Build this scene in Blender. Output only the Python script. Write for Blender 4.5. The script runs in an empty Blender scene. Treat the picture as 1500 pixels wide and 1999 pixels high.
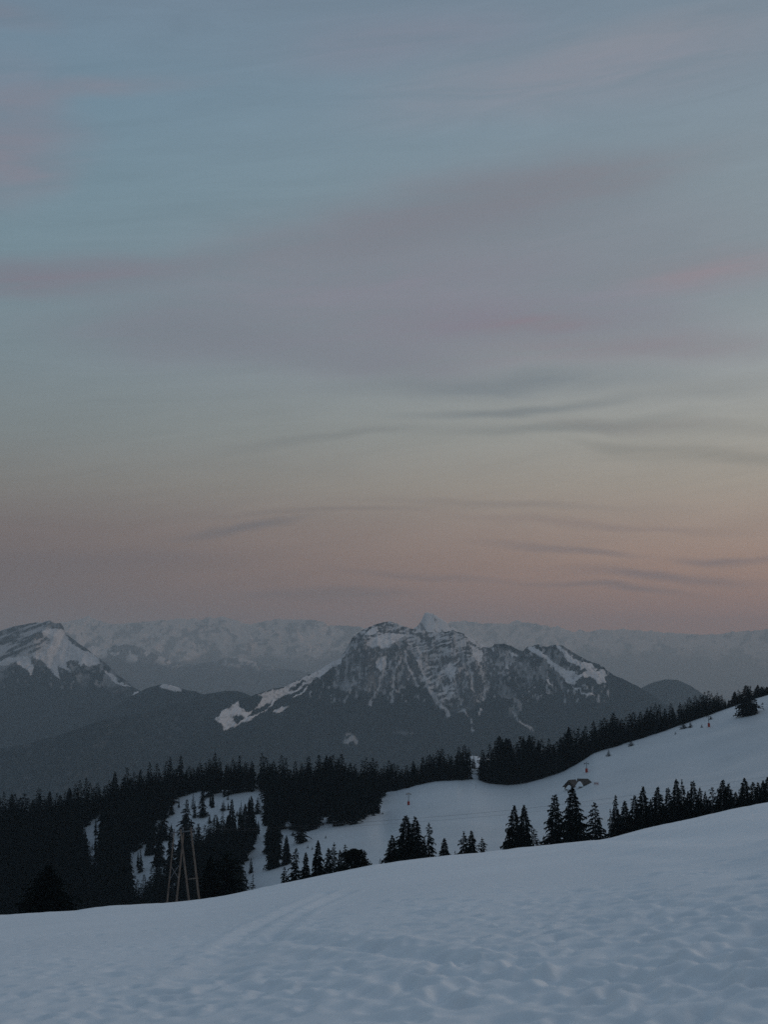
import bpy, math, random
import numpy as np
from mathutils import Vector

random.seed(7)
RNG = np.random.default_rng(11)
scene = bpy.context.scene
COL = scene.collection

# ------------------------------------------------------------------ camera
FPX = 2776.0                      # focal length in pixels of the 1500 x 1999 photograph
CX, CY = 750.0, 999.5
PITCH = math.atan((1275.0 - CY) / FPX)
CP, SP = math.cos(PITCH), math.sin(PITCH)
cam_data = bpy.data.cameras.new("camera")
cam = bpy.data.objects.new("camera", cam_data)
COL.objects.link(cam)
cam.location = (0, 0, 0)
cam.rotation_euler = (math.pi / 2 + PITCH, 0, 0)
cam_data.sensor_fit = 'VERTICAL'
cam_data.sensor_height = 36.0
cam_data.lens = 50.0
cam_data.clip_start = 0.1
cam_data.clip_end = 120000
cam_data.dof.use_dof = True
cam_data.dof.focus_distance = 600
cam_data.dof.aperture_fstop = 2.8
scene.camera = cam


def ray(px, v):
    """direction (per unit Y) of a photograph pixel"""
    xc = (np.asarray(px, float) - CX) / FPX
    yc = (CY - np.asarray(v, float)) / FPX
    Y = CP - yc * SP
    return xc / Y, (SP + yc * CP) / Y


def at(px, v, Y):
    a, b = ray(px, v)
    return Vector((float(a) * Y, Y, float(b) * Y))


def azt(px, v):
    a, b = ray(px, v)
    return np.arctan2(a, 1.0), b / np.hypot(a, 1.0)


def proj(X, Y, Z):
    d = Y * CP + Z * SP
    return CX + FPX * X / d, CY - FPX * (Z * CP - Y * SP) / d


# ------------------------------------------------------------------ view, world, sun
scene.view_settings.view_transform = 'Standard'
scene.view_settings.look = 'None'
scene.view_settings.exposure = 0.0
scene.view_settings.gamma = 1.0
scene.render.engine = 'CYCLES'
scene.cycles.max_bounces = 6
scene.cycles.diffuse_bounces = 3
scene.cycles.glossy_bounces = 2
scene.cycles.volume_bounces = 1
scene.cycles.use_denoising = False
scene.cycles.sample_clamp_indirect = 4


def lin(rgb):
    return tuple(((c / 255.0) / 12.92) if c <= 10 else (((c / 255.0) + 0.055) / 1.055) ** 2.4 for c in rgb)


HAZE_D = 5.2e-5
HAZE_TOP, HAZE_BOTTOM = 1090.0, -1018.0

world = bpy.data.worlds.new("World")
scene.world = world
world.use_nodes = True
wt = world.node_tree
for n in list(wt.nodes):
    wt.nodes.remove(n)
WN, WL = wt.nodes, wt.links


def wnode(kind, **kw):
    n = WN.new(kind)
    for k, val in kw.items():
        setattr(n, k, val)
    return n


def wmath(op, a, b=None, clamp=False):
    n = wnode('ShaderNodeMath', operation=op, use_clamp=clamp)
    for i, s in enumerate((a, b)):
        if s is None:
            continue
        if isinstance(s, (int, float)):
            n.inputs[i].default_value = s
        else:
            WL.new(s, n.inputs[i])
    return n.outputs[0]


out = wnode('ShaderNodeOutputWorld')
bg = wnode('ShaderNodeBackground')
WL.new(bg.outputs[0], out.inputs[0])
tc = wnode('ShaderNodeTexCoord')
sep = wnode('ShaderNodeSeparateXYZ')
WL.new(tc.outputs['Generated'], sep.inputs[0])
az_s = wmath('ARCTAN2', sep.outputs[0], sep.outputs[1])
el_s = wmath('ARCSINE', sep.outputs[2])
comb = wnode('ShaderNodeCombineXYZ')
WL.new(az_s, comb.inputs[0])
WL.new(el_s, comb.inputs[1])
azel = comb.outputs[0]


def el_of(v):
    a, b = ray(CX, v)
    return math.atan(float(b))


# (pixel row, colour at the left of the view, colour at the right) - dusk sky without the haze in front of it
SKY = [
    (1262, (112, 97, 93), (166, 132, 112)),
    (1180, (111, 99, 95), (170, 139, 119)),
    (1105, (112, 101, 97), (173, 147, 127)),
    (1040, (118, 108, 104), (171, 154, 139)),
    (950, (126, 127, 123), (170, 164, 151)),
    (850, (124, 135, 137), (166, 168, 161)),
    (720, (122, 139, 147), (155, 163, 166)),
    (560, (118, 141, 152), (139, 153, 160)),
    (400, (115, 141, 155), (135, 151, 160)),
    (200, (112, 139, 157), (129, 145, 158)),
    (0, (112, 133, 152), (121, 138, 153)),
]
ZENITH = [(50, (115, 136, 160), (123, 141, 159)), (90, (112, 135, 163), (116, 138, 162))]


def ramp(idx):
    n = wnode('ShaderNodeValToRGB')
    cr = n.color_ramp
    cr.interpolation = 'EASE' if False else 'LINEAR'
    stops = [(el_of(s[0]) / (math.pi / 2), s[idx]) for s in SKY] + [(z[0] / 90.0, z[idx]) for z in ZENITH]
    while len(cr.elements) < len(stops):
        cr.elements.new(0.5)
    for e, (p, c) in zip(cr.elements, stops):
        e.position = min(max(p, 0), 1)
        e.color = lin(c) + (1,)
    return n


el_n = wmath('DIVIDE', el_s, math.pi / 2, True)
rl, rr = ramp(1), ramp(2)
WL.new(el_n, rl.inputs[0])
WL.new(el_n, rr.inputs[0])
side = wnode('ShaderNodeMapRange', interpolation_type='SMOOTHSTEP')
WL.new(az_s, side.inputs[0])
side.inputs[1].default_value = -0.34
side.inputs[2].default_value = 0.36
mix = wnode('ShaderNodeMixRGB')
WL.new(side.outputs[0], mix.inputs[0])
WL.new(rl.outputs[0], mix.inputs[1])
WL.new(rr.outputs[0], mix.inputs[2])
sky_col = mix.outputs[0]

# streaked noise shared by the clouds
warp = wnode('ShaderNodeMapping', vector_type='TEXTURE')
WL.new(azel, warp.inputs[0])
warp.inputs['Rotation'].default_value = (0, 0, math.radians(6))
warp.inputs['Scale'].default_value = (0.22, 0.026, 1)
nz = wnode('ShaderNodeTexNoise')
WL.new(warp.outputs[0], nz.inputs['Vector'])
nz.inputs['Scale'].default_value = 1.6
nz.inputs['Detail'].default_value = 8
nz.inputs['Roughness'].default_value = 0.66
nz.inputs['Distortion'].default_value = 0.9
nzr = wnode('ShaderNodeMapRange')
WL.new(nz.outputs['Fac'], nzr.inputs[0])
nzr.inputs[1].default_value = 0.33
nzr.inputs[2].default_value = 0.62
streak = nzr.outputs[0]
# edge wobble: clouds are measured in warped angles
wob = wnode('ShaderNodeTexNoise')
wobm = wnode('ShaderNodeMapping', vector_type='TEXTURE')
WL.new(azel, wobm.inputs[0])
wobm.inputs['Scale'].default_value = (0.16, 0.05, 1)
WL.new(wobm.outputs[0], wob.inputs['Vector'])
wob.inputs['Scale'].default_value = 1.3
wob.inputs['Detail'].default_value = 6
wsub = wnode('ShaderNodeVectorMath', operation='SUBTRACT')
WL.new(wob.outputs['Color'], wsub.inputs[0])
wsub.inputs[1].default_value = (0.5, 0.5, 0.5)
wmul = wnode('ShaderNodeVectorMath', operation='MULTIPLY')
WL.new(wsub.outputs[0], wmul.inputs[0])
wmul.inputs[1].default_value = (0.09, 0.026, 0)
wadd = wnode('ShaderNodeVectorMath', operation='ADD')
WL.new(azel, wadd.inputs[0])
WL.new(wmul.outputs[0], wadd.inputs[1])
wazel = wadd.outputs[0]

# px, row, half length, half width, rise to the right (deg), colour, strength, share broken up by streaks
CLOUDS = [
    (1150, 140, 640, 80, 6, (140, 142, 154), .7, .7),
    (800, 75, 420, 60, 5, (128, 134, 150), .65, .6),
    (1300, 60, 360, 40, 6, (138, 142, 152), .5, .8),
    (0, 260, 230, 150, 10, (138, 126, 139), .5, .5),
    (20, 320, 190, 70, 6, (140, 126, 138), .35, .6),
    (170, 185, 320, 30, 10, (134, 129, 141), .5, .7),
    (0, 20, 140, 40, 0, (122, 126, 140), .6, .5),
    (900, 545, 950, 210, 6, (130, 133, 144), .75, .2),
    (20, 548, 620, 42, 6, (126, 115, 129), .65, .5),
    (440, 505, 560, 60, 8, (126, 125, 136), .3, .6),
    (820, 435, 620, 90, 9, (124, 125, 136), .5, .5),
    (960, 395, 520, 80, 9, (122, 122, 132), .4, .5),
    (1180, 345, 420, 40, 7, (127, 124, 132), .45, .6),
    (700, 560, 620, 50, 4, (132, 132, 145), .6, .8),
    (1370, 530, 300, 44, 5, (148, 135, 143), .7, .6),
    (1060, 590, 520, 40, 2, (138, 139, 152), .6, .8),
    (960, 645, 640, 66, -1, (131, 128, 141), .85, .6),
    (1060, 640, 150, 24, 2, (140, 126, 134), .5, .5),
    (1250, 686, 560, 34, 2, (138, 133, 141), .75, .6),
    (330, 640, 400, 76, 3, (122, 126, 138), .65, .5),
    (560, 685, 460, 50, -4, (122, 125, 137), .45, .5),
    (760, 720, 340, 40, -2, (124, 126, 137), .45, .5),
    (980, 748, 520, 26, 2, (121, 131, 137), .85, .6),
    (1340, 760, 320, 30, 2, (136, 142, 143), .6, .7),
    (1000, 800, 340, 14, 4, (118, 127, 131), .85, .5),
    (1080, 834, 380, 15, 4, (122, 129, 129), .8, .5),
    (1300, 828, 330, 20, -3, (138, 139, 136), .8, .6),
    (1240, 868, 180, 12, -5, (128, 130, 124), .6, .5),
    (1420, 890, 300, 22, -4, (139, 139, 131), .75, .5),
    (640, 858, 360, 14, 5, (118, 124, 124), .5, .7),
    (480, 1030, 200, 13, 7, (105, 103, 106), .7, .5),
    (640, 998, 360, 10, 2, (120, 113, 110), .5, .7),
    (980, 978, 460, 12, -2, (132, 126, 121), .5, .7),
    (1150, 1018, 440, 12, -4, (136, 123, 118), .6, .7),
    (1080, 1070, 240, 12, -5, (123, 113, 113), .7, .6),
    (1280, 1125, 300, 15, -4, (119, 108, 110), .75, .5),
    (1180, 1150, 260, 11, -4, (117, 106, 106), .75, .5),
    (1450, 1092, 190, 13, -3, (122, 112, 114), .7, .5),
    (820, 1122, 280, 11, -5, (112, 102, 102), .5, .7),
    (640, 1166, 280, 18, 1, (100, 97, 100), .6, .6),
    (200, 1100, 400, 34, 3, (108, 101, 103), .5, .7),
]
for (px, v, hl, hw, ang, colr, st, brk) in CLOUDS:
    mp = wnode('ShaderNodeMapping', vector_type='TEXTURE')
    WL.new(wazel, mp.inputs[0])
    a0, t0 = azt(px, v)
    mp.inputs['Location'].default_value = (float(a0), math.atan(float(t0)), 0)
    mp.inputs['Rotation'].default_value = (0, 0, math.radians(ang))
    mp.inputs['Scale'].default_value = (hl / FPX, hw * 1.25 / FPX, 1)
    ln = wnode('ShaderNodeVectorMath', operation='LENGTH')
    WL.new(mp.outputs[0], ln.inputs[0])
    mr = wnode('ShaderNodeMapRange', interpolation_type='SMOOTHSTEP')
    WL.new(ln.outputs['Value'], mr.inputs[0])
    mr.inputs[1].default_value = 1.0
    mr.inputs[2].default_value = 0.05
    mr.inputs[3].default_value = 0.0
    mr.inputs[4].default_value = st
    s1 = wmath('MULTIPLY', streak, brk)
    s2 = wmath('ADD', s1, 1 - brk)
    fac = wmath('MULTIPLY', mr.outputs[0], s2, True)
    mx = wnode('ShaderNodeMixRGB')
    WL.new(fac, mx.inputs[0])
    WL.new(sky_col, mx.inputs[1])
    mx.inputs[2].default_value = lin(colr) + (1,)
    sky_col = mx.outputs[0]
# a light, wide mottling over the whole sky
nm = wnode('ShaderNodeMapRange')
WL.new(nz.outputs['Fac'], nm.inputs[0])
nm.inputs[1].default_value = 0.3
nm.inputs[2].default_value = 0.7
nm.inputs[3].default_value = 0.955
nm.inputs[4].default_value = 1.045
sm = wnode('ShaderNodeVectorMath', operation='SCALE')
WL.new(sky_col, sm.inputs[0])
WL.new(nm.outputs[0], sm.inputs['Scale'])
# the eastern half of the dusk sky, behind the viewer, is darker
bk = wnode('ShaderNodeMapRange', interpolation_type='SMOOTHSTEP')
WL.new(sep.outputs[1], bk.inputs[0])
bk.inputs[1].default_value = -0.7
bk.inputs[2].default_value = 0.6
bk.inputs[3].default_value = 0.56
bk.inputs[4].default_value = 1.0
sm2 = wnode('ShaderNodeVectorMath', operation='SCALE')
WL.new(sm.outputs[0], sm2.inputs[0])
WL.new(bk.outputs[0], sm2.inputs['Scale'])
WL.new(sm2.outputs[0], bg.inputs['Color'])
bg.inputs['Strength'].default_value = 1.0

sun_d = bpy.data.lights.new("sun", 'SUN')
sun_d.energy = 0.46
sun_d.angle = math.radians(34)
sun_d.color = (1.0, 0.88, 0.82)
sun = bpy.data.objects.new("sun", sun_d)
COL.objects.link(sun)
# after-glow from beyond the right of the view, low over the horizon
sun_dir = Vector((math.sin(math.radians(52)), math.cos(math.radians(52)), math.tan(math.radians(15))))
sun.rotation_euler = sun_dir.to_track_quat('Z', 'Y').to_euler()


# ------------------------------------------------------------------ helpers
def tag(o, label=None, cat=None, group=None, kind=None):
    if label: o['label'] = label
    if cat: o['category'] = cat
    if group: o['group'] = group
    if kind: o['kind'] = kind
    return o


def link(o, parent=None):
    COL.objects.link(o)
    if parent is not None:
        o.parent = parent
    return o


def empty(name, loc):
    o = bpy.data.objects.new(name, None)
    o.empty_display_size = 0.5
    o.location = loc
    return link(o)


def mesh_np(name, verts, faces, mats, smooth=True, attrs=None, mat_idx=None):
    """verts (n,3), faces (m,k) arrays with k 3 or 4"""
    me = bpy.data.meshes.new(name)
    verts = np.ascontiguousarray(verts, np.float32)
    faces = np.ascontiguousarray(faces, np.int32)
    m, k = faces.shape
    me.vertices.add(len(verts))
    me.vertices.foreach_set('co', verts.ravel())
    me.loops.add(m * k)
    me.loops.foreach_set('vertex_index', faces.ravel())
    me.polygons.add(m)
    me.polygons.foreach_set('loop_start', np.arange(0, m * k, k, dtype=np.int32))
    me.polygons.foreach_set('loop_total', np.full(m, k, np.int32))
    if smooth:
        me.polygons.foreach_set('use_smooth', np.ones(m, bool))
    if mat_idx is not None:
        me.polygons.foreach_set('material_index', np.asarray(mat_idx, np.int32))
    for a, val in (attrs or {}).items():
        at_ = me.attributes.new(a, 'FLOAT', 'POINT')
        at_.data.foreach_set('value', np.ascontiguousarray(val, np.float32))
    for mt in (mats if isinstance(mats, (list, tuple)) else [mats]):
        me.materials.append(mt)
    me.update(calc_edges=True)
    me.validate()
    return me


def grid_faces(nr, nc, wrap=False):
    i = np.arange(nr - 1)[:, None] * nc
    j = np.arange(nc if wrap else nc - 1)[None, :]
    j2 = (j + 1) % nc
    return np.stack([i + j, i + j2, i + nc + j2, i + nc + j], -1).reshape(-1, 4)


def _hash(ix, iy, seed):
    h = (ix.astype(np.int64) * 374761393 + iy.astype(np.int64) * 668265263 + seed * 1442695041) & 0xffffffff
    h = ((h ^ (h >> 13)) * 1274126177) & 0xffffffff
    h = (h ^ (h >> 16)) & 0xffffffff
    return h / 4294967295.0


def noise(x, y, seed=0):
    x, y = np.broadcast_arrays(np.asarray(x, float), np.asarray(y, float))
    ix, iy = np.floor(x), np.floor(y)
    fx, fy = x - ix, y - iy
    fx = fx * fx * fx * (fx * (fx * 6 - 15) + 10)
    fy = fy * fy * fy * (fy * (fy * 6 - 15) + 10)
    a, b = _hash(ix, iy, seed), _hash(ix + 1, iy, seed)
    c, d = _hash(ix, iy + 1, seed), _hash(ix + 1, iy + 1, seed)
    return ((a + (b - a) * fx) * (1 - fy) + (c + (d - c) * fx) * fy) * 2 - 1


def fbm(x, y, oct=4, seed=0, gain=.5):
    s, a, t = 0, 1.0, 0
    for k in range(oct):
        s = s + a * noise(x * 2 ** k + 17.3 * k, y * 2 ** k - 9.1 * k, seed + k)
        t += a
        a *= gain
    return s / t


def ridged(x, y, oct=4, seed=0):
    s, a, t = 0, 1.0, 0
    for k in range(oct):
        s = s + a * (1 - 2 * np.abs(noise(x * 2 ** k + 3.7 * k, y * 2 ** k + 5.1 * k, seed + k)))
        t += a
        a *= .5
    return s / t


def inpoly(x, y, poly):
    r = np.zeros(x.shape, bool)
    n = len(poly)
    for i in range(n):
        x1, y1 = poly[i]
        x2, y2 = poly[(i + 1) % n]
        if y1 == y2:
            continue
        c = ((y1 > y) != (y2 > y)) & (x < (x2 - x1) * (y - y1) / (y2 - y1) + x1)
        r ^= c
    return r


def segdist(x, y, line):
    d = np.full(x.shape, 1e9)
    for (x1, y1), (x2, y2) in zip(line[:-1], line[1:]):
        dx, dy = x2 - x1, y2 - y1
        t = np.clip(((x - x1) * dx + (y - y1) * dy) / (dx * dx + dy * dy), 0, 1)
        d = np.minimum(d, np.hypot(x - x1 - t * dx, y - y1 - t * dy))
    return d


# ------------------------------------------------------------------ materials
def mat(name, base, rough=.8, spec=.2):
    m = bpy.data.materials.new(name)
    m.use_nodes = True
    b = m.node_tree.nodes['Principled BSDF']
    b.inputs['Base Color'].default_value = tuple(base) + (1,)
    b.inputs['Roughness'].default_value = rough
    b.inputs['Specular IOR Level'].default_value = spec
    return m, m.node_tree.nodes, m.node_tree.links, b


def add_noise_colour(m, c1, c2, scale, detail=4, coord='Object', stretch=(1, 1, 1), lo=.35, hi=.65):
    N, L = m.node_tree.nodes, m.node_tree.links
    b = N['Principled BSDF']
    t = N.new('ShaderNodeTexCoord')
    mp = N.new('ShaderNodeMapping')
    mp.inputs['Scale'].default_value = stretch
    L.new(t.outputs[coord], mp.inputs[0])
    z = N.new('ShaderNodeTexNoise')
    z.inputs['Scale'].default_value = scale
    z.inputs['Detail'].default_value = detail
    L.new(mp.outputs[0], z.inputs['Vector'])
    r = N.new('ShaderNodeValToRGB')
    r.color_ramp.elements[0].position = lo
    r.color_ramp.elements[1].position = hi
    r.color_ramp.elements[0].color = tuple(c1) + (1,)
    r.color_ramp.elements[1].color = tuple(c2) + (1,)
    L.new(z.outputs['Fac'], r.inputs[0])
    L.new(r.outputs[0], b.inputs['Base Color'])
    return r, z, mp


def snow_mat(name, bump_specs, c1=(.86, .88, .895), c2=(.915, .93, .94), vary=.15):
    m, N, L, b = mat(name, c2, .55, .25)
    add_noise_colour(m, c1, c2, vary, 5)
    t = N.new('ShaderNodeTexCoord')
    prev = None
    for (sc, det, strength, dist, stretch) in bump_specs:
        mp = N.new('ShaderNodeMapping')
        mp.inputs['Scale'].default_value = stretch
        L.new(t.outputs['Object'], mp.inputs[0])
        z = N.new('ShaderNodeTexNoise')
        z.inputs['Scale'].default_value = sc
        z.inputs['Detail'].default_value = det
        L.new(mp.outputs[0], z.inputs['Vector'])
        bp = N.new('ShaderNodeBump')
        bp.inputs['Strength'].default_value = strength
        bp.inputs['Distance'].default_value = dist
        L.new(z.outputs['Fac'], bp.inputs['Height'])
        if prev is not None:
            L.new(prev.outputs[0], bp.inputs['Normal'])
        prev = bp
    L.new(prev.outputs[0], b.inputs['Normal'])
    return m


M_SNOW = snow_mat('snow_near', [(3.0, 4, .5, .05, (1, 1, 1)), (22, 3, .35, .012, (1, 1, 1))])
M_SNOW_HILL = snow_mat('snow_hill', [(.12, 4, .35, .6, (1, 1, 1)), (.9, 3, .25, .12, (1, 1, 1))], (.64, .65, .655), (.71, .72, .725), .02)  # darker than the near snow: weaker light on the viewer-facing slope, put into colour
M_CAP = snow_mat('snow_cap', [(2.5, 3, .4, .08, (1, 1, 1))])
M_NEEDLE = mat('spruce_needles', (.022, .030, .024), 1.0, 0.0)[0]
add_noise_colour(M_NEEDLE, (.005, .008, .007), (.010, .014, .011), 6.0, 3)
M_NEEDLE2 = mat('pine_needles', (.024, .028, .020), 1.0, 0.0)[0]
add_noise_colour(M_NEEDLE2, (.007, .008, .006), (.014, .015, .011), 5.0, 3)
M_BARK = mat('bark', (.06, .045, .035), 1.0, 0.0)[0]
add_noise_colour(M_BARK, (.014, .011, .009), (.034, .027, .021), 9.0, 4, stretch=(1, 1, .2))
M_POLE = mat('weathered_pole_wood', (.28, .2, .15), .8, .2)[0]
add_noise_colour(M_POLE, (.11, .085, .07), (.23, .175, .14), 5.0, 5, stretch=(1, 1, .12))
M_STEEL = mat('grey_steel', (.16, .17, .18), .55, .4)[0]
add_noise_colour(M_STEEL, (.11, .12, .13), (.2, .2, .21), 4.0, 3)
M_WIRE = mat('wire', (.03, .03, .035), .6, .3)[0]
M_RED = mat('red_padding', (.42, .035, .02), .6, .3)[0]
add_noise_colour(M_RED, (.34, .025, .015), (.5, .05, .03), 3.0, 3)
M_YELLOW = mat('orange_paint', (.40, .22, .08), .6, .3)[0]
M_ROOF = mat('weathered_shingle_roof', (.15, .12, .10), .85, .15)[0]
add_noise_colour(M_ROOF, (.065, .053, .046), (.13, .108, .092), 2.2, 5, stretch=(1, 1, 4))
M_WALL = mat('old_log_wall', (.09, .065, .05), .85, .15)[0]
add_noise_colour(M_WALL, (.06, .045, .035), (.12, .09, .065), 2.0, 4, stretch=(.3, .3, 5))
M_NET = mat('faded_red_net', (.40, .22, .22), .8, .2)[0]
add_noise_colour(M_NET, (.50, .36, .36), (.60, .48, .48), 6.0, 2)


def mountain_mat(name, forest1, forest2, rock1, rock2, snow, scale):
    """base colours picked by two stored masks: snow and rock"""
    m, N, L, b = mat(name, forest1, 1.0, 0.0)
    t = N.new('ShaderNodeTexCoord')
    z = N.new('ShaderNodeTexNoise')
    z.inputs['Scale'].default_value = scale
    z.inputs['Detail'].default_value = 6
    z.inputs['Roughness'].default_value = .65
    L.new(t.outputs['Object'], z.inputs['Vector'])

    def two(c1, c2):
        r = N.new('ShaderNodeValToRGB')
        r.color_ramp.elements[0].position = .36
        r.color_ramp.elements[1].position = .64
        r.color_ramp.elements[0].color = tuple(c1) + (1,)
        r.color_ramp.elements[1].color = tuple(c2) + (1,)
        L.new(z.outputs['Fac'], r.inputs[0])
        return r
    f, k = two(forest1, forest2), two(rock1, rock2)
    ar = N.new('ShaderNodeAttribute'); ar.attribute_name = 'rock'
    asn = N.new('ShaderNodeAttribute'); asn.attribute_name = 'snow'
    m1 = N.new('ShaderNodeMixRGB')
    L.new(ar.outputs['Fac'], m1.inputs[0]); L.new(f.outputs[0], m1.inputs[1]); L.new(k.outputs[0], m1.inputs[2])
    m2 = N.new('ShaderNodeMixRGB')
    L.new(asn.outputs['Fac'], m2.inputs[0]); L.new(m1.outputs[0], m2.inputs[1])
    m2.inputs[2].default_value = tuple(snow) + (1,)
    L.new(m2.outputs[0], b.inputs['Base Color'])
    return m


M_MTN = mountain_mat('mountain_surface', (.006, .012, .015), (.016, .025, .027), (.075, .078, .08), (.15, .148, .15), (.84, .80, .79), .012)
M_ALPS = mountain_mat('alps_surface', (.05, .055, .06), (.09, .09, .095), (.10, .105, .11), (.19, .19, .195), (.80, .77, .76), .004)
M_FLOOR = mat('valley_forest', (.016, .02, .019), .95, .05)[0]
add_noise_colour(M_FLOOR, (.02, .026, .026), (.045, .052, .046), .004, 6)

# ------------------------------------------------------------------ snow ground (one polar height field, two sheets)
EDGE = [(-400, 1830), (-150, 1803), (0, 1786), (80, 1781), (150, 1777), (190, 1771), (215, 1768), (270, 1765), (330, 1762), (350, 1760), (400, 1755),
        (450, 1747), (500, 1735), (560, 1723), (600, 1714), (660, 1702), (720, 1690), (800, 1678), (860, 1671), (950, 1663), (1000, 1656),
        (1090, 1647), (1140, 1642), (1180, 1638), (1220, 1628), (1260, 1617), (1300, 1608), (1350, 1598), (1400, 1586),
        (1450, 1575), (1500, 1566), (1700, 1530), (2000, 1490)]
RIDGE = [(-500, 1700), (-150, 1645), (0, 1622), (100, 1606), (200, 1584), (300, 1556), (400, 1545), (500, 1537), (560, 1545), (640, 1545), (700, 1546),
         (745, 1548), (780, 1543), (815, 1533), (850, 1526), (900, 1522), (925, 1521), (958, 1529), (990, 1532), (1020, 1529),
         (1070, 1517), (1100, 1507), (1130, 1490), (1160, 1470), (1225, 1451), (1300, 1427), (1400, 1392), (1480, 1364),
         (1530, 1350), (1700, 1320), (2100, 1290)]
CREST_R = [(-400, 150), (0, 150), (350, 158), (700, 175), (1100, 205), (1500, 235), (2000, 240)]
DBOT = [(-400, 620), (0, 620), (300, 590), (520, 540), (800, 470), (1100, 410), (1500, 385), (2000, 390)]
DRIDGE = [(-400, 780), (0, 780), (300, 760), (520, 745), (800, 740), (1100, 740), (1300, 770), (1500, 830), (2000, 900)]
# rows of the lowest visible ground of the far slope, a little under the crest line
A_PX = np.array([p[0] for p in EDGE], float)


def lerp(tab, px):
    return np.interp(px, [t[0] for t in tab], [t[1] for t in tab])


def smooth_tab(tab, px, w):
    return np.mean([lerp(tab, px + d * w) for d in (-1, -.6, -.3, 0, .3, .6, 1)], axis=0)


AZ_LIM = 0.62
col_az = np.unique(np.concatenate([
    np.linspace(-math.pi, -AZ_LIM, 90, endpoint=False), np.linspace(-AZ_LIM, -.285, 70, endpoint=False),
    np.linspace(-.285, .285, 900), np.linspace(.285, AZ_LIM, 70)[1:], np.linspace(AZ_LIM, math.pi, 90)[1:-1]]))
col_px = CX + FPX * np.tan(np.clip(col_az, -AZ_LIM, AZ_LIM)) / 1.0
col_px = CX + (col_px - CX) / (CP + -.1 * SP)
NC = len(col_az)
edge_t = azt(col_px, smooth_tab(EDGE, col_px, 12))[1]
edge_t = edge_t + .00025 * fbm(col_px / 26., 0 * col_px, 3, 5)
edge_soft = azt(col_px, smooth_tab(EDGE, col_px, 150))[1]
rc = lerp(CREST_R, col_px)
db = smooth_tab(DBOT, col_px, 60)
dr = smooth_tab(DRIDGE, col_px, 60)
edge_v = smooth_tab(EDGE, col_px, 30)
ridge_v = smooth_tab(RIDGE, col_px, 7)
H0, H_GAIN, H_LEN = 2.3, .13, 13.0     # the slope is gentler close to the camera, steeper further on
H_FAR = H0 - H_GAIN * H_LEN


def eye_drop(r):
    return H0 - H_GAIN * H_LEN * (1 - np.exp(-np.asarray(r, float) / H_LEN))




def pchip(xk, yk, x, d0):
    """monotone cubic through the knots, first slope given"""
    h = np.diff(xk)
    dl = np.diff(yk) / h
    d = np.zeros(len(xk))
    for i in range(1, len(xk) - 1):
        if dl[i - 1] * dl[i] > 0:
            w1, w2 = 2 * h[i] + h[i - 1], h[i] + 2 * h[i - 1]
            d[i] = (w1 + w2) / (w1 / dl[i - 1] + w2 / dl[i])
    d[0], d[-1] = d0, dl[-1]
    k = np.clip(np.searchsorted(xk, x) - 1, 0, len(h) - 1)
    t = (x - xk[k]) / h[k]
    return ((1 + 2 * t) * (1 - t) ** 2 * yk[k] + t * (1 - t) ** 2 * h[k] * d[k] + t * t * (3 - 2 * t) * yk[k + 1] + t * t * (t - 1) * h[k] * d[k + 1])


R_NEAR = np.concatenate([[.0], np.geomspace(3.0, 262, 1250)])
R_FAR = np.concatenate([np.linspace(262, 960, 360), np.geomspace(970, 3600, 40)])


def column(i, r):
    s = edge_t[i] + H_FAR / rc[i]
    q_ = np.clip((r / rc[i] - .45) / .5, 0, 1)
    q_ = q_ * q_ * (3 - 2 * q_)
    z = -eye_drop(r) + (s + (edge_soft[i] - edge_t[i]) * (1 - q_)) * r
    px = col_px[i]
    far = r > rc[i]
    if far.any():
        zc = -H_FAR + s * rc[i]
        r1 = rc[i] + 105
        t_bot = azt(px, edge_v[i] + 26)[1]
        t_rid = azt(px, ridge_v[i])[1]
        ks = [(rc[i], zc), (r1, (edge_t[i] - .0165) * r1), (db[i], t_bot * db[i])]
        for q in (.3, .65):
            rr_ = db[i] + (dr[i] - db[i]) * q
            vv = (edge_v[i] + 26) + (ridge_v[i] - edge_v[i] - 26) * q ** .92
            ks.append((rr_, azt(px, vv)[1] * rr_))
        zr = t_rid * dr[i]
        up = float(np.clip((px - 880) / 35, 0, 1) * np.clip((1050 - px) / 40, 0, 1))
        ks += [(dr[i], zr), (dr[i] + 50, (zr - 5.0 if px > 700 else zr - 2.0) + 13.0 * up), (dr[i] + 320, zr - 95), (dr[i] + 1100, zr - 380), (3700, -1015)]
        xk = np.array([k[0] for k in ks]); yk = np.array([k[1] for k in ks])
        z = np.where(far, pchip(xk, yk, np.maximum(r, rc[i]), s), z)
    return z


def build_ground():
    zn = np.zeros((len(R_NEAR), NC)); zf = np.zeros((len(R_FAR), NC))
    for i in range(NC):
        zn[:, i] = column(i, R_NEAR)
        zf[:, i] = column(i, R_FAR)
    return zn, zf


ZN, ZF = build_ground()
XN, YN = R_NEAR[:, None] * np.sin(col_az)[None], R_NEAR[:, None] * np.cos(col_az)[None]
XF, YF = R_FAR[:, None] * np.sin(col_az)[None], R_FAR[:, None] * np.cos(col_az)[None]
# rolls of the far slope, fading out towards its crest
env = np.clip((R_FAR[:, None] - 300) / 120, 0, 1) * np.clip((dr[None] - R_FAR[:, None]) / 120, 0, 1)
def hollow(px, r, depth, saz, sr):
    a0 = float(azt(px, 1550)[0])
    return -depth * np.exp(-((col_az[None] - a0) / saz) ** 2 - ((R_FAR[:, None] - r) / sr) ** 2)


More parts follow.
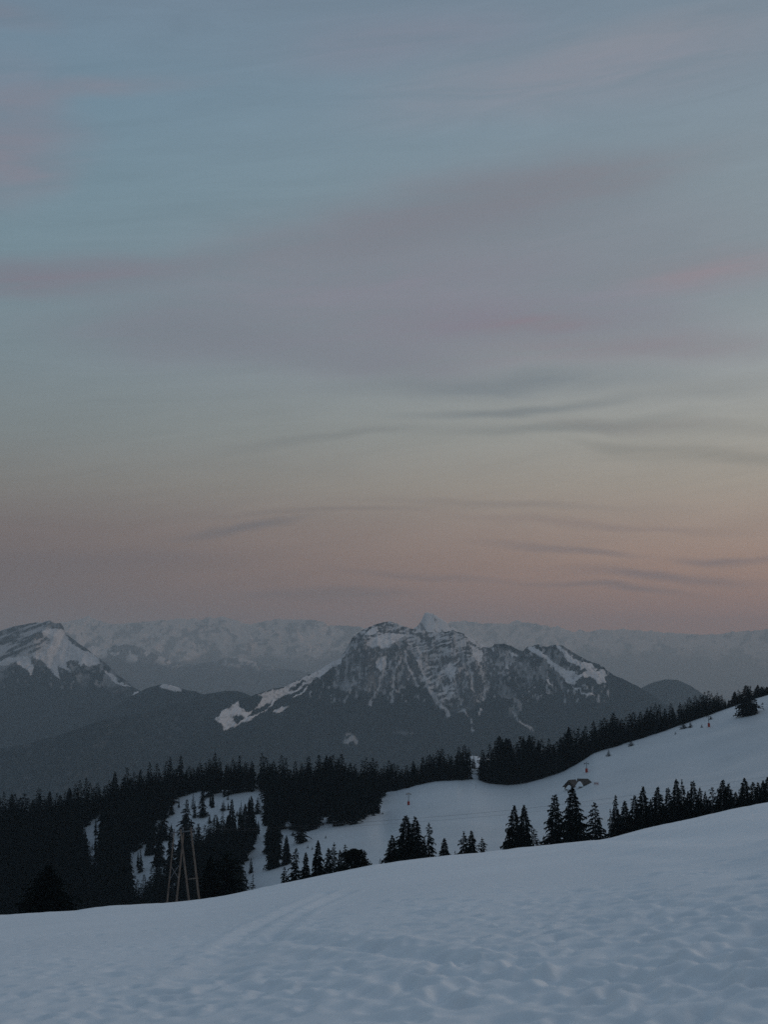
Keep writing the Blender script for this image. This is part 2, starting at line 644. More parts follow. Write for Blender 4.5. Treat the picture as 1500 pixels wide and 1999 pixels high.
ZF = ZF + env * (hollow(1390, 610, 2.6, .024, 50) + hollow(1300, 520, -1.4, .03, 40) + hollow(752, 640, 2.4, .008, 60) + hollow(1000, 560, 1.6, .03, 40) + hollow(860, 680, -1.2, .02, 30))
ZF = ZF + env * (1.9 * fbm(XF / 95, YF / 80, 3, 21) + .9 * fbm(XF / 46, YF / 40, 2, 27) + .22 * fbm(XF / 20, YF / 20, 2, 31))
# trodden, wind-worked near snow: soft humps, prints and ski tracks
fade = np.clip((R_NEAR[:, None] - 2.5) / 4, 0, 1) * np.clip((rc[None] * .93 - R_NEAR[:, None]) / 60, 0, 1)
DZ = .03 * fbm(XN / 7, YN / 9, 2, 41) + .006 * fbm(XN / 1.1, YN / 1.3, 2, 47) + .0075 * fbm(XN / .23, YN / .2, 2, 53) + .003 * fbm(XN / .1, YN / .1, 2, 57)
DZ = DZ + np.clip((R_NEAR[:, None] - 25) / 60, 0, 1) * .014 * fbm(XN / .7, YN / .7, 2, 63)
DZ = 1.3 * DZ * np.clip(.8 + 1.1 * fbm(XN / 4.2, YN / 5, 2, 67), .15, 2) * (.85 + .5 * fbm(XN / 16, YN / 22, 2, 59))


def ground_point(px, v):
    """where a photograph pixel meets the flat near snow"""
    a, t = azt(px, v)
    s = np.interp(a, col_az, edge_soft + H_FAR / rc)
    r = 20.0
    for _ in range(40):
        r = min(.5 * r + .5 * float(eye_drop(r)) / max(s - t, 1e-3), 160.0)
    return r * math.sin(a), r * math.cos(a)


def groove(line, width, depth):
    global DZ
    p = [ground_point(*q) for q in line]
    d = segdist(XN, YN, p)
    depth = depth * 1.15
    DZ = DZ - depth * np.exp(-(d / width) ** 2) + depth * .45 * np.exp(-((d - width * 2.1) / (width * .9)) ** 2)


for ln_, w_, dp_ in [
    ([(360, 1925), (430, 1868), (500, 1812), (560, 1778), (640, 1742)], .20, .05),
    ([(420, 1925), (470, 1870), (540, 1815), (590, 1780), (680, 1742)], .20, .045),
    ([(700, 1850), (800, 1862), (900, 1880)], .22, .06),
    ([(900, 1905), (1150, 1914), (1500, 1925)], .16, .04),
    ([(520, 1832), (620, 1838), (720, 1850)], .22, .05),
    ([(1320, 1690), (1420, 1698), (1500, 1708)], .5, .05),
    ([(1240, 1668), (1380, 1680), (1500, 1690)], .45, .05),
    ([(1330, 1640), (1420, 1648), (1500, 1658)], .5, .05),
    ([(1290, 1650), (1380, 1662), (1500, 1678)], .5, .04),
    ([(1420, 1860), (1460, 1832), (1500, 1812)], .2, .05),
    ([(1200, 1637), (1300, 1632), (1400, 1627), (1500, 1622), (1600, 1618)], 1.0, .12),
]:
    groove(ln_, w_, dp_)
pr = []
for (px, v, sx, sv, n) in [(560, 1805, 60, 26, 26), (1080, 1800, 90, 26, 40), (1270, 1775, 110, 18, 36), (640, 1880, 60, 36, 22), (930, 1870, 120, 24, 34),
                           (1330, 1890, 120, 30, 40), (200, 1840, 160, 24, 18), (1150, 1930, 240, 30, 34), (350, 1940, 240, 30, 26), (820, 1770, 90, 22, 24),
                           (1420, 1700, 90, 14, 34), (750, 1945, 200, 25, 24)]:
    for _ in range(int(n * 1.5)):
        pr.append((random.gauss(px, sx), min(random.gauss(v, sv), 1998)))
for _ in range(900):
    pr.append((random.uniform(-40, 1540), 1999 - 270 * random.random() ** .8))
for (px, v) in pr:
    if v < lerp(EDGE, px) + 18:
        continue
    gx, gy = ground_point(px, v)
    r0 = math.hypot(gx, gy)
    if r0 < 5 or r0 > 140:
        continue
    wd = random.uniform(.055, .13) * (1 + r0 / 130)
    dp = random.uniform(.018, .052)
    ir = np.searchsorted(R_NEAR, [r0 - 5 * wd, r0 + 5 * wd])
    a0 = math.atan2(gx, gy)
    ic = np.searchsorted(col_az, [a0 - 5 * wd / r0, a0 + 5 * wd / r0])
    sl = (slice(ir[0], ir[1]), slice(ic[0], ic[1]))
    d2 = ((XN[sl] - gx) / wd) ** 2 + ((YN[sl] - gy) / (wd * 1.25)) ** 2
    DZ[sl] += -dp * np.exp(-d2) + dp * .22 * np.exp(-((np.sqrt(d2) - 1.9) / .6) ** 2)
ZN = ZN + fade * DZ
# a low roll on the right, behind which the upper strip of near snow lies
AZ2, RR2 = np.broadcast_arrays(col_az[None], R_NEAR[:, None])
ZN = ZN - .42 * np.exp(-((RR2 - 150) / 26) ** 2) * np.clip((AZ2 - .14) / .06, 0, 1) * np.clip(1 - (np.abs(AZ2) - .5) / .4, 0, 1)

near = link(bpy.data.objects.new('snow_field', mesh_np('snow_field', np.stack([XN, YN, ZN], -1).reshape(-1, 3), grid_faces(len(R_NEAR), NC, True), M_SNOW)))
tag(near, 'blue grey trodden snow slope in front, with footprints and ski tracks', 'snow slope', kind='structure')
ZF[0] = ZN[-1]
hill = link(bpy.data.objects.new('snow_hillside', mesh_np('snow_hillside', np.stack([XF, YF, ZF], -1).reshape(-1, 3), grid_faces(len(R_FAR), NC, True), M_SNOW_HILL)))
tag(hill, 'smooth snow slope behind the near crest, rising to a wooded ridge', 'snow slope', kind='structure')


def ground_z(az, r):
    i = np.interp(az, col_az, np.arange(NC)); j = np.interp(r, R_FAR, np.arange(len(R_FAR)))
    i0, j0 = int(min(i, NC - 2)), int(min(j, len(R_FAR) - 2))
    fi, fj = i - i0, j - j0
    return float((ZF[j0, i0] * (1 - fi) + ZF[j0, i0 + 1] * fi) * (1 - fj) + (ZF[j0 + 1, i0] * (1 - fi) + ZF[j0 + 1, i0 + 1] * fi) * fj)


def on_hill(px, v):
    """point of the far slope under a photograph pixel: searched from its crest downwards"""
    az, t = azt(px, v)
    az = float(az); t = float(t)
    c = int(np.clip(np.searchsorted(col_az, az), 1, NC - 1))
    w = (az - col_az[c - 1]) / (col_az[c] - col_az[c - 1])
    zz = ZF[:, c - 1] * (1 - w) + ZF[:, c] * w
    ok = (R_FAR > 330) & (R_FAR <= dr[c] + 1)
    tt = zz[ok] / R_FAR[ok]; rr_ = R_FAR[ok]
    k = np.where(tt <= t)[0]
    r = rr_[k[-1]] if len(k) else rr_[0]
    if len(k) and k[-1] < len(rr_) - 1:
        a, b = tt[k[-1]], tt[k[-1] + 1]
        r += (t - a) / (b - a + 1e-12) * (rr_[k[-1] + 1] - r)
    return az, float(r), ground_z(az, r)


def top_height(px, vtop, r, z):
    """height of a thing that stands at distance r on height z and whose top is at row vtop"""
    return float(azt(px, vtop)[1]) * r - z


# ------------------------------------------------------------------ valley floor
vr = np.concatenate([[0.0], np.geomspace(2500, 46000, 40)])
va = np.linspace(-math.pi, math.pi, 96, endpoint=False)
vx, vy = vr[:, None] * np.sin(va), vr[:, None] * np.cos(va)
vz = -1008 + 8 * fbm(vx / 900, vy / 900, 3, 3)
floor = link(bpy.data.objects.new('valley_floor', mesh_np('valley_floor', np.stack([vx, vy, vz], -1).reshape(-1, 3), grid_faces(len(vr), 96, True), M_FLOOR)))
tag(floor, 'dark valley floor between the hills and the mountains', 'valley', kind='structure')


# ------------------------------------------------------------------ mountains
def mountain(name, label, sil, dist, front, back, base, nu, nw, jag, gully, lam, material, paint, seed, power=1.5, pad=0):
    """a real ridge: crest drawn at its own distance, slope falling towards and away from the viewer, gullies cut into it"""
    px = np.linspace(sil[0][0] - pad, sil[-1][0] + pad, nu)
    v = lerp(sil, px)
    v = v + jag * fbm(px / 14., 0 * px, 4, seed, .6)
    D = lerp(dist, px) if isinstance(dist, list) else np.full(nu, float(dist))
    a, b = ray(px, v)
    x, zr = a * D, b * D
    t = np.concatenate([np.linspace(-1, 0, max(14, nw // 8), endpoint=False), np.linspace(0, 1, nw)])
    T, X = np.broadcast_arrays(t[:, None], x[None])
    W = np.where(T < 0, -T * back, T * front)
    Y = D[None] - np.where(T < 0, -W, W)
    s = np.clip(1 - np.abs(T), 0, 1)
    f = np.where(T >= 0, s ** power, s ** 1.6)
    envl = np.clip(T / .10, 0, 1) * np.clip((1 - T) / .25, 0, 1)
    wx = X + .35 * lam * fbm(X / (lam * 1.7), W / (lam * 2.2), 3, seed + 9)
    g = ridged(wx / lam, W / (lam * 3.2), 4, seed + 20) + .45 * fbm(X / (lam * .3), W / (lam * .45), 4, seed + 33)
    crease = ridged(wx / (lam * .30) + .8 * fbm(X / (lam * .5), W / (lam * .8), 3, seed + 41), W / (lam * 2.0), 3, seed + 47)
    Z = base + (zr[None] - base) * f + gully * envl * (g - .25 - .30 * crease)
    globals()['CREASE'] = crease
    P, V = proj(X, Y, Z)
    snow, rock = paint(P, V, X, W, Z, T)
    me = mesh_np(name, np.stack([X, Y, Z], -1).reshape(-1, 3), grid_faces(len(t), nu)[:, ::-1], material,
                 attrs={'snow': snow.ravel(), 'rock': rock.ravel()})
    o = link(bpy.data.objects.new(name, me))
    return tag(o, label, 'mountain', kind='structure')


def jitter(P, V, amp, sc, seed):
    return P + amp * fbm(P / sc, V / sc, 3, seed), V + amp * fbm(P / sc + 40, V / sc + 7, 3, seed + 5)


def sstep(x, a, b):
    t = np.clip((x - a) / (b - a), 0, 1)
    return t * t * (3 - 2 * t)


RAMP = [(419, 1406), (432, 1390), (470, 1368), (500, 1356), (545, 1343), (600, 1318), (650, 1292), (672, 1278), (668, 1290), (640, 1312), (610, 1328),
        (600, 1336), (570, 1355), (560, 1353), (530, 1375), (515, 1388), (490, 1405), (470, 1412), (450, 1423), (437, 1424), (433, 1412)]
RAMP_HOLES = [[(468, 1366), (500, 1354), (513, 1360), (498, 1385), (478, 1390), (466, 1380)], [(453, 1402), (463, 1395), (478, 1404), (462, 1412)],
              [(480, 1400), (505, 1380), (530, 1368), (520, 1382), (500, 1396)], [(560, 1345), (590, 1328), (600, 1330), (575, 1346)]]
MAIN_SNOW = [[(532, 1388), (545, 1382), (567, 1376), (555, 1385), (542, 1392)], [(570, 1363), (590, 1350), (600, 1340), (598, 1348), (580, 1360)],
             [(722, 1250), (735, 1243), (757, 1236), (775, 1238), (792, 1240), (776, 1251), (757, 1262), (744, 1267), (738, 1258), (728, 1268), (714, 1256)],
             [(712, 1240), (725, 1226), (738, 1224), (735, 1236), (722, 1240)],
             [(1030, 1265), (1045, 1260), (1060, 1275), (1080, 1290), (1090, 1302), (1110, 1310), (1130, 1318), (1150, 1308), (1180, 1308), (1188, 1318),
              (1182, 1330), (1172, 1338), (1160, 1325), (1140, 1318), (1128, 1325), (1125, 1338), (1105, 1330), (1088, 1310), (1062, 1285), (1040, 1275)],
             [(1085, 1260), (1100, 1263), (1120, 1285), (1150, 1296), (1167, 1305), (1150, 1310), (1122, 1300), (1104, 1285)],
             [(1115, 1337), (1140, 1350), (1162, 1357), (1150, 1358), (1125, 1344)], [(1062, 1325), (1070, 1328), (1082, 1342), (1072, 1338)],
             [(985, 1298), (992, 1297), (994, 1306), (987, 1305)], [(957, 1266), (966, 1262), (966, 1272)], [(995, 1270), (1002, 1270), (1015, 1282), (1002, 1280)],
             [(905, 1234), (925, 1246), (945, 1260), (960, 1262), (940, 1264), (920, 1252)],
             [(735, 1290), (752, 1280), (756, 1295), (745, 1312), (736, 1306)], [(868, 1298), (892, 1302), (886, 1322), (880, 1330)],
             [(918, 1258), (942, 1272), (938, 1300), (925, 1280)]]
MAIN_GULLY = [([(754, 1283), (748, 1310), (738, 1345), (722, 1375)], 3.6), ([(782, 1282), (771, 1310), (770, 1340), (763, 1366)], 3.4),
              ([(793, 1272), (798, 1300), (805, 1318), (814, 1334)], 4.2), ([(816, 1246), (820, 1290), (828, 1320), (838, 1345), (858, 1368), (878, 1396)], 5.2),
              ([(838, 1350), (850, 1368), (868, 1384), (874, 1397)], 3.6), ([(884, 1306), (887, 1328), (894, 1350), (901, 1372)], 4.0),
              ([(918, 1298), (920, 1325), (926, 1352)], 2.6), ([(948, 1348), (943, 1368), (933, 1394)], 2.6), ([(1004, 1392), (1020, 1412), (1040, 1426)], 2.6),
              ([(905, 1385), (920, 1404), (925, 1426)], 1.9), ([(850, 1300), (862, 1335), (878, 1368)], 2.6), ([(938, 1300), (944, 1320), (950, 1335)], 2.2),
              ([(762, 1290), (758, 1315)], 2.2), ([(690, 1255), (676, 1275), (662, 1288)], 3.0)]
FACE = [(690, 1245), (745, 1215), (800, 1228), (850, 1232), (905, 1240), (960, 1268), (1025, 1272), (1010, 1300), (960, 1340), (935, 1380), (900, 1390),
        (860, 1370), (830, 1335), (760, 1345), (700, 1345), (640, 1330), (660, 1290)]
BANDS = [(790, 1238), (850, 1234), (905, 1238), (935, 1262), (925, 1290), (900, 1310), (890, 1350), (880, 1390), (855, 1362), (830, 1330), (812, 1290)]


def paint_main(P, V, X, W, Z, T):
    jp, jv = jitter(P, V, 5.0, 11, 71)
    jp, jv = jitter(jp, jv, 1.6, 3.2, 75)
    bowl = inpoly(*jitter(P, V, 3.5, 8, 79), MAIN_SNOW[2]) | inpoly(*jitter(P, V, 2.5, 7, 83), MAIN_SNOW[3])
    s = inpoly(jp, jv, RAMP)
    for h in RAMP_HOLES:
        s &= ~inpoly(jp, jv, h)
    for p in MAIN_SNOW:
        s |= inpoly(jp, jv, p)
    sn = s.astype(float) * (.6 + .4 * sstep(fbm(P / 4.5, V / 4, 4, 81), -.42, -.15))
    gp, gv = jitter(P, V, 4.0, 13, 91)
    for ln_, w in MAIN_GULLY:
        d = segdist(gp, gv, ln_)
        sn = np.maximum(sn, .68 * sstep(w * .55 + 4.6 * fbm(P / 2.8, V / 5.0, 4, 95) - d, -.9, 1.5))
    face = inpoly(*jitter(P, V, 16, 24, 101), FACE)
    # strata that dip to the left, catching snow on their ledges
    wv = V + 5 * fbm(P / 22, V / 22, 3, 109)
    st = fbm((P * .94 + wv * .34) / 15, (wv * .94 + P * .26) / 4.0, 5, 111, .62)
    streak = fbm(P / 4.5, V / 20, 4, 117)
    bands = inpoly(*jitter(P, V, 8, 14, 121), BANDS)
    sn = np.maximum(sn, np.where(bands, .78 * sstep(st + .25 * streak, .03, .14), 0))
    sn = np.maximum(sn, np.where(face, .5 * sstep(st * .6 + streak * .5 + .35 * fbm(P / 2.2, V / 3.2, 3, 119), .2, .36), 0))
    cut = sstep(CREASE + .5 * fbm(P / 6, V / 8, 3, 129) + .25 * streak, .30, .55)
    sn = np.maximum(sn, np.where(face, .42 * sstep(CREASE + .5 * fbm(P / 6, V / 8, 3, 129) + .25 * streak, .48, .66), .28 * cut * sstep(1345 + 45 * sstep(P, 780, 860) - V + 14 * fbm(P / 14, V / 14, 3, 133), -14, 14) * sstep(P, 640, 690) * sstep(-P, -1150, -1080)))
    sn = np.where(bowl, np.maximum(sn, .92 - .6 * sstep(fbm(P / 4, V / 3.5, 4, 85), .14, .32)), sn)
    top = sstep(1262 - V, 0, 20) * (P < 830) * (P > 690)
    sn = np.maximum(sn, top * .8 * sstep(fbm((P + V) / 8, (V - P * .2) / 4, 4, 125), .03, .2))
    spr = fbm(P / 6, V / 9, 4, 131)
    sn = np.maximum(sn, .5 * sstep(spr, .28, .46) * (V < 1372) * (P > 600) * (P < 1190))
    for (cx, cy, rx, ry, a) in [(688, 1443, 16, 10, .45), (785, 1431, 22, 3, .22), (735, 1330, 30, 20, .12)]:
        sn = np.maximum(sn, a * sstep(1.1 - np.hypot((gp - cx) / rx, (gv - cy) / ry) + .9 * spr, .0, .5))
    return sn, np.where(face, .9, 0.0) * (.6 + .4 * sstep(spr, -.2, .1))


MAIN_SIL = [(330, 1500), (372, 1440), (405, 1412), (420, 1402), (432, 1389), (470, 1366), (500, 1355), (560, 1337), (620, 1309), (665, 1283), (676, 1266),
            (688, 1246), (700, 1235), (712, 1227), (728, 1221), (745, 1216), (765, 1213), (785, 1221), (805, 1228), (830, 1232), (858, 1235), (885, 1230),
            (905, 1236), (925, 1248), (945, 1262), (960, 1263), (966, 1257), (985, 1257), (1005, 1264), (1022, 1272), (1030, 1262), (1055, 1258),
            (1070, 1262), (1085, 1259), (1100, 1260), (1130, 1280), (1150, 1290), (1170, 1296), (1200, 1318), (1255, 1344), (1290, 1368), (1330, 1396), (1420, 1450)]
mountain('main_mountain', 'broad rocky mountain in the middle with snow gullies and forested foot', MAIN_SIL,
         [(330, 6300), (420, 6500), (660, 7900), (760, 8300), (1000, 8500), (1420, 8300)], 3100, 2400, -960, 1000, 460, 2.4, 95, 330, M_MTN, paint_main, 201, 1.45)


LEFT_SNOW = [[(82, 1232), (100, 1226), (122, 1230), (135, 1252), (160, 1268), (185, 1280), (196, 1293), (178, 1301), (160, 1297), (150, 1288), (137, 1286), (127, 1293),
              (140, 1317), (125, 1306), (112, 1298), (119, 1326), (100, 1312), (85, 1290), (70, 1286), (60, 1276), (85, 1270), (97, 1262), (95, 1250), (82, 1240)],
             [(-60, 1300), (0, 1292), (10, 1285), (40, 1281), (55, 1285), (67, 1300), (60, 1320), (45, 1303), (30, 1292), (8, 1300), (-60, 1310)],
             [(197, 1303), (215, 1316), (240, 1333), (260, 1343), (235, 1336), (213, 1323)], [(253, 1362), (265, 1350), (284, 1349), (266, 1361)]]


def paint_left(P, V, X, W, Z, T):
    jp, jv = jitter(P, V, 5.0, 11, 171)
    jp, jv = jitter(jp, jv, 1.6, 3.2, 175)
    s = np.zeros(P.shape, bool)
    for p in LEFT_SNOW:
        s |= inpoly(jp, jv, p)
    sn = s * (.85 + .15 * sstep(fbm(P / 5, V / 5, 3, 181), -.2, .1))
    cliff = (V < 1292 - .12 * P) & (P < 100) & (T >= 0)
    st = fbm((P + V * .2) / 20, (V + P * .38) / 5, 4, 187)
    sn = np.maximum(sn, np.where(cliff, .7 * sstep(st, .03, .2), 0))
    sn = np.maximum(sn, .34 * sstep(CREASE + .5 * fbm(P / 6, V / 8, 3, 189), .42, .66) * sstep(1322 + .08 * P - V + 22 * fbm(P / 16, V / 16, 3, 193), -16, 16) * (T > 0))
    sp = fbm(P / 7, V / 10, 4, 191)
    sn = np.maximum(sn, .3 * sstep(sp, .36, .5) * (V < 1345))
    return sn, np.where(cliff | (V < 1300), .8, .0) * (T >= 0)


mountain('left_mountain', 'cliff topped mountain at the left edge with a broad snow field on its right flank',
         [(-260, 1290), (-140, 1258), (-60, 1243), (0, 1231), (30, 1222), (60, 1217), (85, 1215), (97, 1211), (106, 1216), (118, 1217), (124, 1224), (126, 1236), (150, 1254), (180, 1274), (200, 1289),
          (215, 1304), (230, 1318), (262, 1342), (300, 1362), (350, 1392), (420, 1440)], [(-260, 10200), (124, 10400), (420, 9300)], 3000, 2200, -960, 560, 330, 2.2, 95, 380, M_MTN, paint_left, 231, 1.4)


def paint_knoll(P, V, X, W, Z, T):
    jp, jv = jitter(P, V, 3, 8, 271)
    s = inpoly(jp, jv, [(310, 1338), (322, 1334), (335, 1336), (350, 1343), (358, 1350), (335, 1347), (315, 1344)])
    return s * .85, 0 * P


mountain('wooded_knoll', 'small dark hill with a bright snow cap beside the left mountain',
         [(190, 1400), (240, 1368), (265, 1354), (290, 1342), (312, 1336), (330, 1336), (352, 1344), (385, 1351), (420, 1362), (480, 1390)], 8600, 2200, 1500, -960, 240, 150, 1.0, 40, 300, M_MTN, paint_knoll, 261, 1.3)


def paint_dark(P, V, X, W, Z, T):
    sp = fbm(P / 8, V / 8, 4, 291)
    return .06 * sstep(sp, .3, .5), 0 * P


mountain('wooded_foothill', 'long dark wooded hill in front of the mountains at the left',
         [(-400, 1560), (-200, 1510), (0, 1463), (60, 1450), (130, 1430), (190, 1408), (250, 1398), (310, 1384), (370, 1366), (405, 1354), (440, 1348), (470, 1350),
          (500, 1362), (540, 1386), (620, 1430), (760, 1500)], [(-400, 5300), (200, 6300), (420, 8000), (760, 8800)], 2600, 1400, -960, 420, 240, 1.3, 50, 300, M_MTN, paint_dark, 301, 1.25)


def paint_peak(P, V, X, W, Z, T):
    st = fbm((P - V * .6) / 7, (V + P * .2) / 16, 4, 351)
    return np.where(T >= 0, .97 - .75 * sstep(st, .14, .28), .8), np.ones(P.shape)


mountain('snowy_peak', 'pointed white peak standing up behind the middle mountain',
         [(740, 1262), (790, 1236), (808, 1227), (816, 1221), (822, 1213), (827, 1202), (830, 1196), (835, 1195), (846, 1198), (858, 1206), (870, 1213), (882, 1223), (888, 1226), (902, 1242), (960, 1266)], 10900, 2500, 2000, -960, 440, 150, 1.2, 70, 420, M_MTN, paint_peak, 361, 1.15)


def paint_right(P, V, X, W, Z, T):
    return 0 * P, 0 * P


mountain('wooded_hill', 'dark rounded hill low behind the right shoulder of the middle mountain',
         [(1120, 1420), (1200, 1372), (1250, 1345), (1275, 1332), (1300, 1326), (1325, 1328), (1350, 1339), (1385, 1362), (1450, 1395), (1600, 1440)], 11500, 2600, 2000, -960, 220, 140, 1.0, 60, 500, M_MTN, paint_right, 381, 1.3)


def alps_paint(lo, seed, amount):
    def f(P, V, X, W, Z, T):
        st = fbm((P + V * .5) / 20, (V - P * .1) / 15, 5, seed, .6)
        s2 = fbm(P / 5.5, V / 7, 3, seed + 8)
        sn = sstep(st + .4 * s2 + amount, -.16, .14)
        low = sstep(V + 26 * fbm(P / 60, V / 60, 3, seed + 4), lo - 12, lo + 12)
        return sn * (1 - low) * .95, 1 - low
    return f


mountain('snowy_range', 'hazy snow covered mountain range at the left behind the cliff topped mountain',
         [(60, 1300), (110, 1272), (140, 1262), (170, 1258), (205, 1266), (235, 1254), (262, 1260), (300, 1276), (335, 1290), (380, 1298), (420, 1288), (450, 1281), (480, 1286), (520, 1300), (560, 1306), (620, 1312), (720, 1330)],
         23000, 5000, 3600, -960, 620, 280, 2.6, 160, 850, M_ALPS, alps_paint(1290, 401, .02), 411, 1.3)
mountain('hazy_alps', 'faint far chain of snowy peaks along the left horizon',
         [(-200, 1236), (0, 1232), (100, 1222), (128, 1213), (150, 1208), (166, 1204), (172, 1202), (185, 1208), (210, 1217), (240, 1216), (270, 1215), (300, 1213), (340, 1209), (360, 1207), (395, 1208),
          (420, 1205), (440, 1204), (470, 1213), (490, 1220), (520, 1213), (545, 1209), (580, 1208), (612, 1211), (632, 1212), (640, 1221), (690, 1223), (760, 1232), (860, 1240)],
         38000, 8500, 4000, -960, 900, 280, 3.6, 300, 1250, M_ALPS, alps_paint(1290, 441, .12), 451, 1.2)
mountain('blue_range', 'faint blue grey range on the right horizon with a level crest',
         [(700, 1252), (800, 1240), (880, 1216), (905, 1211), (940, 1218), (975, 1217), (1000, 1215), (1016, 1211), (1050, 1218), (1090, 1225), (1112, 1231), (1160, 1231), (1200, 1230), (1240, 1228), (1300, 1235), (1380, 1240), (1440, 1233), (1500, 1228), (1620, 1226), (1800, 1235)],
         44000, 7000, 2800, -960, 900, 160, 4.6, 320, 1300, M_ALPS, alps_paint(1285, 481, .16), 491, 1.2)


# ------------------------------------------------------------------ trees
def spruce_mesh(seed, whorls, per, twigs, sparse=0.0, full=.85, base_t=.04, droop=.28, irregular=.2):
    """crown of unit height and unit radius: drooping branches carrying hanging twigs"""
    rg = random.Random(seed)
    V, F = [], []

    def tri(a, b, c):
        n = len(V)
        V.extend((a, b, c)); F.append((n, n + 1, n + 2))
    lob = [rg.uniform(0, 6.28) for _ in range(4)]
    for w in range(whorls):
        t = base_t + (1 - base_t) * (w / whorls) ** .92
        rad = (1 - t) ** full
        if t < .14:
            rad *= .72 + 2.0 * t
        rad *= 1 + .22 * math.sin(t * 23 + lob[0]) * (1 - t)
        n = max(3, int(per * (1 - t * .45)))
        for k in range(n):
            if rg.random() < sparse:
                continue
            a = 6.2832 * (k + rg.random() * .9) / n + w * 1.7
            L = rad * rg.uniform(1 - irregular * 2.2, 1 + irregular) * (1 + .16 * math.sin(a * 2 + lob[1]) + .1 * math.sin(a * 3 + t * 9 + lob[2]))
            z0 = t + rg.uniform(-.012, .012)
            dz = -droop * .16 * (1 - t) * rg.uniform(.5, 1.4) + (.02 if t > .75 else 0)
            ca, sa = math.cos(a), math.sin(a)

            def P(u, side, dn):
                return (ca * L * u - sa * side, sa * L * u + ca * side, z0 + dz * u * u + .02 * math.sin(u * 3.1) - dn)
            wd = (.15 + .10 * (1 - t)) * rg.uniform(.7, 1.2) * (L + .1)
            th = .014 + .020 * (1 - t)
            tri(P(0, 0, 0), P(.55, wd, th * .8), P(1, 0, 0))
            tri(P(0, 0, 0), P(1, 0, 0), P(.55, -wd, th * .8))
            for q in range(twigs):
                u = .28 + .7 * (q + rg.random() * .7) / twigs
                sd = rg.choice((-1, 1)) * wd * rg.uniform(.4, 1.3) * (1.15 - .5 * u)
                hang = th * rg.uniform(.8, 2.6)
                tri(P(u - .13, 0, 0), P(u + .10, 0, 0), P(u + .10 * rg.uniform(-.4, 1.5), sd, hang))
    for k in range(5):                                         # leader
        a = k * 1.2566
        tri((.05 * math.cos(a), .05 * math.sin(a), .93), (.05 * math.cos(a + 1.2), .05 * math.sin(a + 1.2), .93), (0, 0, 1.0))
    return np.array(V, np.float32), np.array(F, np.int32)


def pine_mesh(seed, n=1500):
    """rounded crown of needle clumps"""
    rg = random.Random(seed)
    V, F = [], []
    cl = []
    for _ in range(22):
        zz = rg.uniform(.12, .88)
        rr = .62 * math.sin(math.pi * min(1, .18 + .80 * zz)) ** .7
        aa = rg.uniform(0, 6.28)
        cl.append((rr * math.cos(aa), rr * math.sin(aa), zz, rg.uniform(.24, .36)))
    cl += [(0, 0, .35, .6), (0, 0, .6, .5), (0, 0, .15, .5), (0.04, 0, .88, .24), (-.06, .03, .95, .12)]
    for _ in range(n * 2):
        cx, cy, cz, r = rg.choice(cl)
        while True:
            d = [rg.uniform(-1, 1) for _ in range(3)]
            l = math.sqrt(sum(q * q for q in d))
            if .2 < l < 1:
                break
        l2 = l ** .35
        c = (cx + d[0] / l * r * l2 * 1.25, cy + d[1] / l * r * l2 * 1.25, cz + d[2] / l * r * .42 * l2)
        n0 = len(V)
        for k in range(3):
            V.append((c[0] + rg.uniform(-.17, .17), c[1] + rg.uniform(-.17, .17), c[2] + rg.uniform(-.035, .045)))
        F.append((n0, n0 + 1, n0 + 2))
    V = np.array(V, np.float32)
    V[:, :2] /= np.percentile(np.hypot(V[:, 0], V[:, 1]), 98)
    V[:, 2] = np.clip(V[:, 2], .02, None) / V[:, 2].max()
    return V, np.array(F, np.int32)


def trunk_mesh(seed, limbs=7, top=.97):
    rg = random.Random(seed)
    V, F = [], []

    def tube(p, q, r1, r2, n=7):
        p, q = Vector(p), Vector(q)
        d = (q - p).normalized()
        s = d.orthogonal().normalized(); u = d.cross(s)
        b = len(V)
        for c, r in ((p, r1), (q, r2)):
            for k in range(n):
                a = 6.2832 * k / n
                V.append(tuple(c + (s * math.cos(a) + u * math.sin(a)) * r))
        for k in range(n):
            F.append((b + k, b + (k + 1) % n, b + n + (k + 1) % n, b + n + k))
    tube((0, 0, -.06), (0, 0, .45), .085, .052)
    tube((0, 0, .45), (0, 0, top), .052, .008)
    for k in range(limbs):
        t = rg.uniform(.08, .6); a = rg.uniform(0, 6.28); L = (1 - t) * .55
        tube((0, 0, t), (math.cos(a) * L, math.sin(a) * L, t - .02), .018, .006, 5)
    return np.array(V, np.float32), np.array(F, np.int32)


PROTO = {}
PROTO['dense'] = [spruce_mesh(100 + k, 44, 13, 6, .03, .68, .03) for k in range(4)]
PROTO['slim'] = [spruce_mesh(200 + k, 42, 11, 6, .06, .60, .04, .32, .24) for k in range(3)]
PROTO['loose'] = [spruce_mesh(300 + k, 32, 10, 6, .2, .64, .05, .4, .34) for k in range(3)]
PROTO['pine'] = [pine_mesh(400 + k) for k in range(2)]
PROTO['small'] = [spruce_mesh(500 + k, 18, 8, 4, .08, .85, .01, .25, .25) for k in range(3)]
FAR = [spruce_mesh(600 + k, 26, 9, 4, .06, .56, .02, .3, .28) for k in range(6)]
MESH = {k: [mesh_np(k + '_crown', v, f, M_NEEDLE2 if k == 'pine' else M_NEEDLE, False) for v, f in lst] for k, lst in PROTO.items()}
MESH['far'] = [mesh_np('spruce_crown', v, f, M_NEEDLE, False) for v, f in FAR]
TRUNK = [mesh_np('trunk', *trunk_mesh(700 + k), M_BARK, True) for k in range(3)]
SHORT_TRUNK = [mesh_np('trunk', *trunk_mesh(720 + k, 9, .75), M_BARK, True) for k in range(2)]
N_TREES = 0


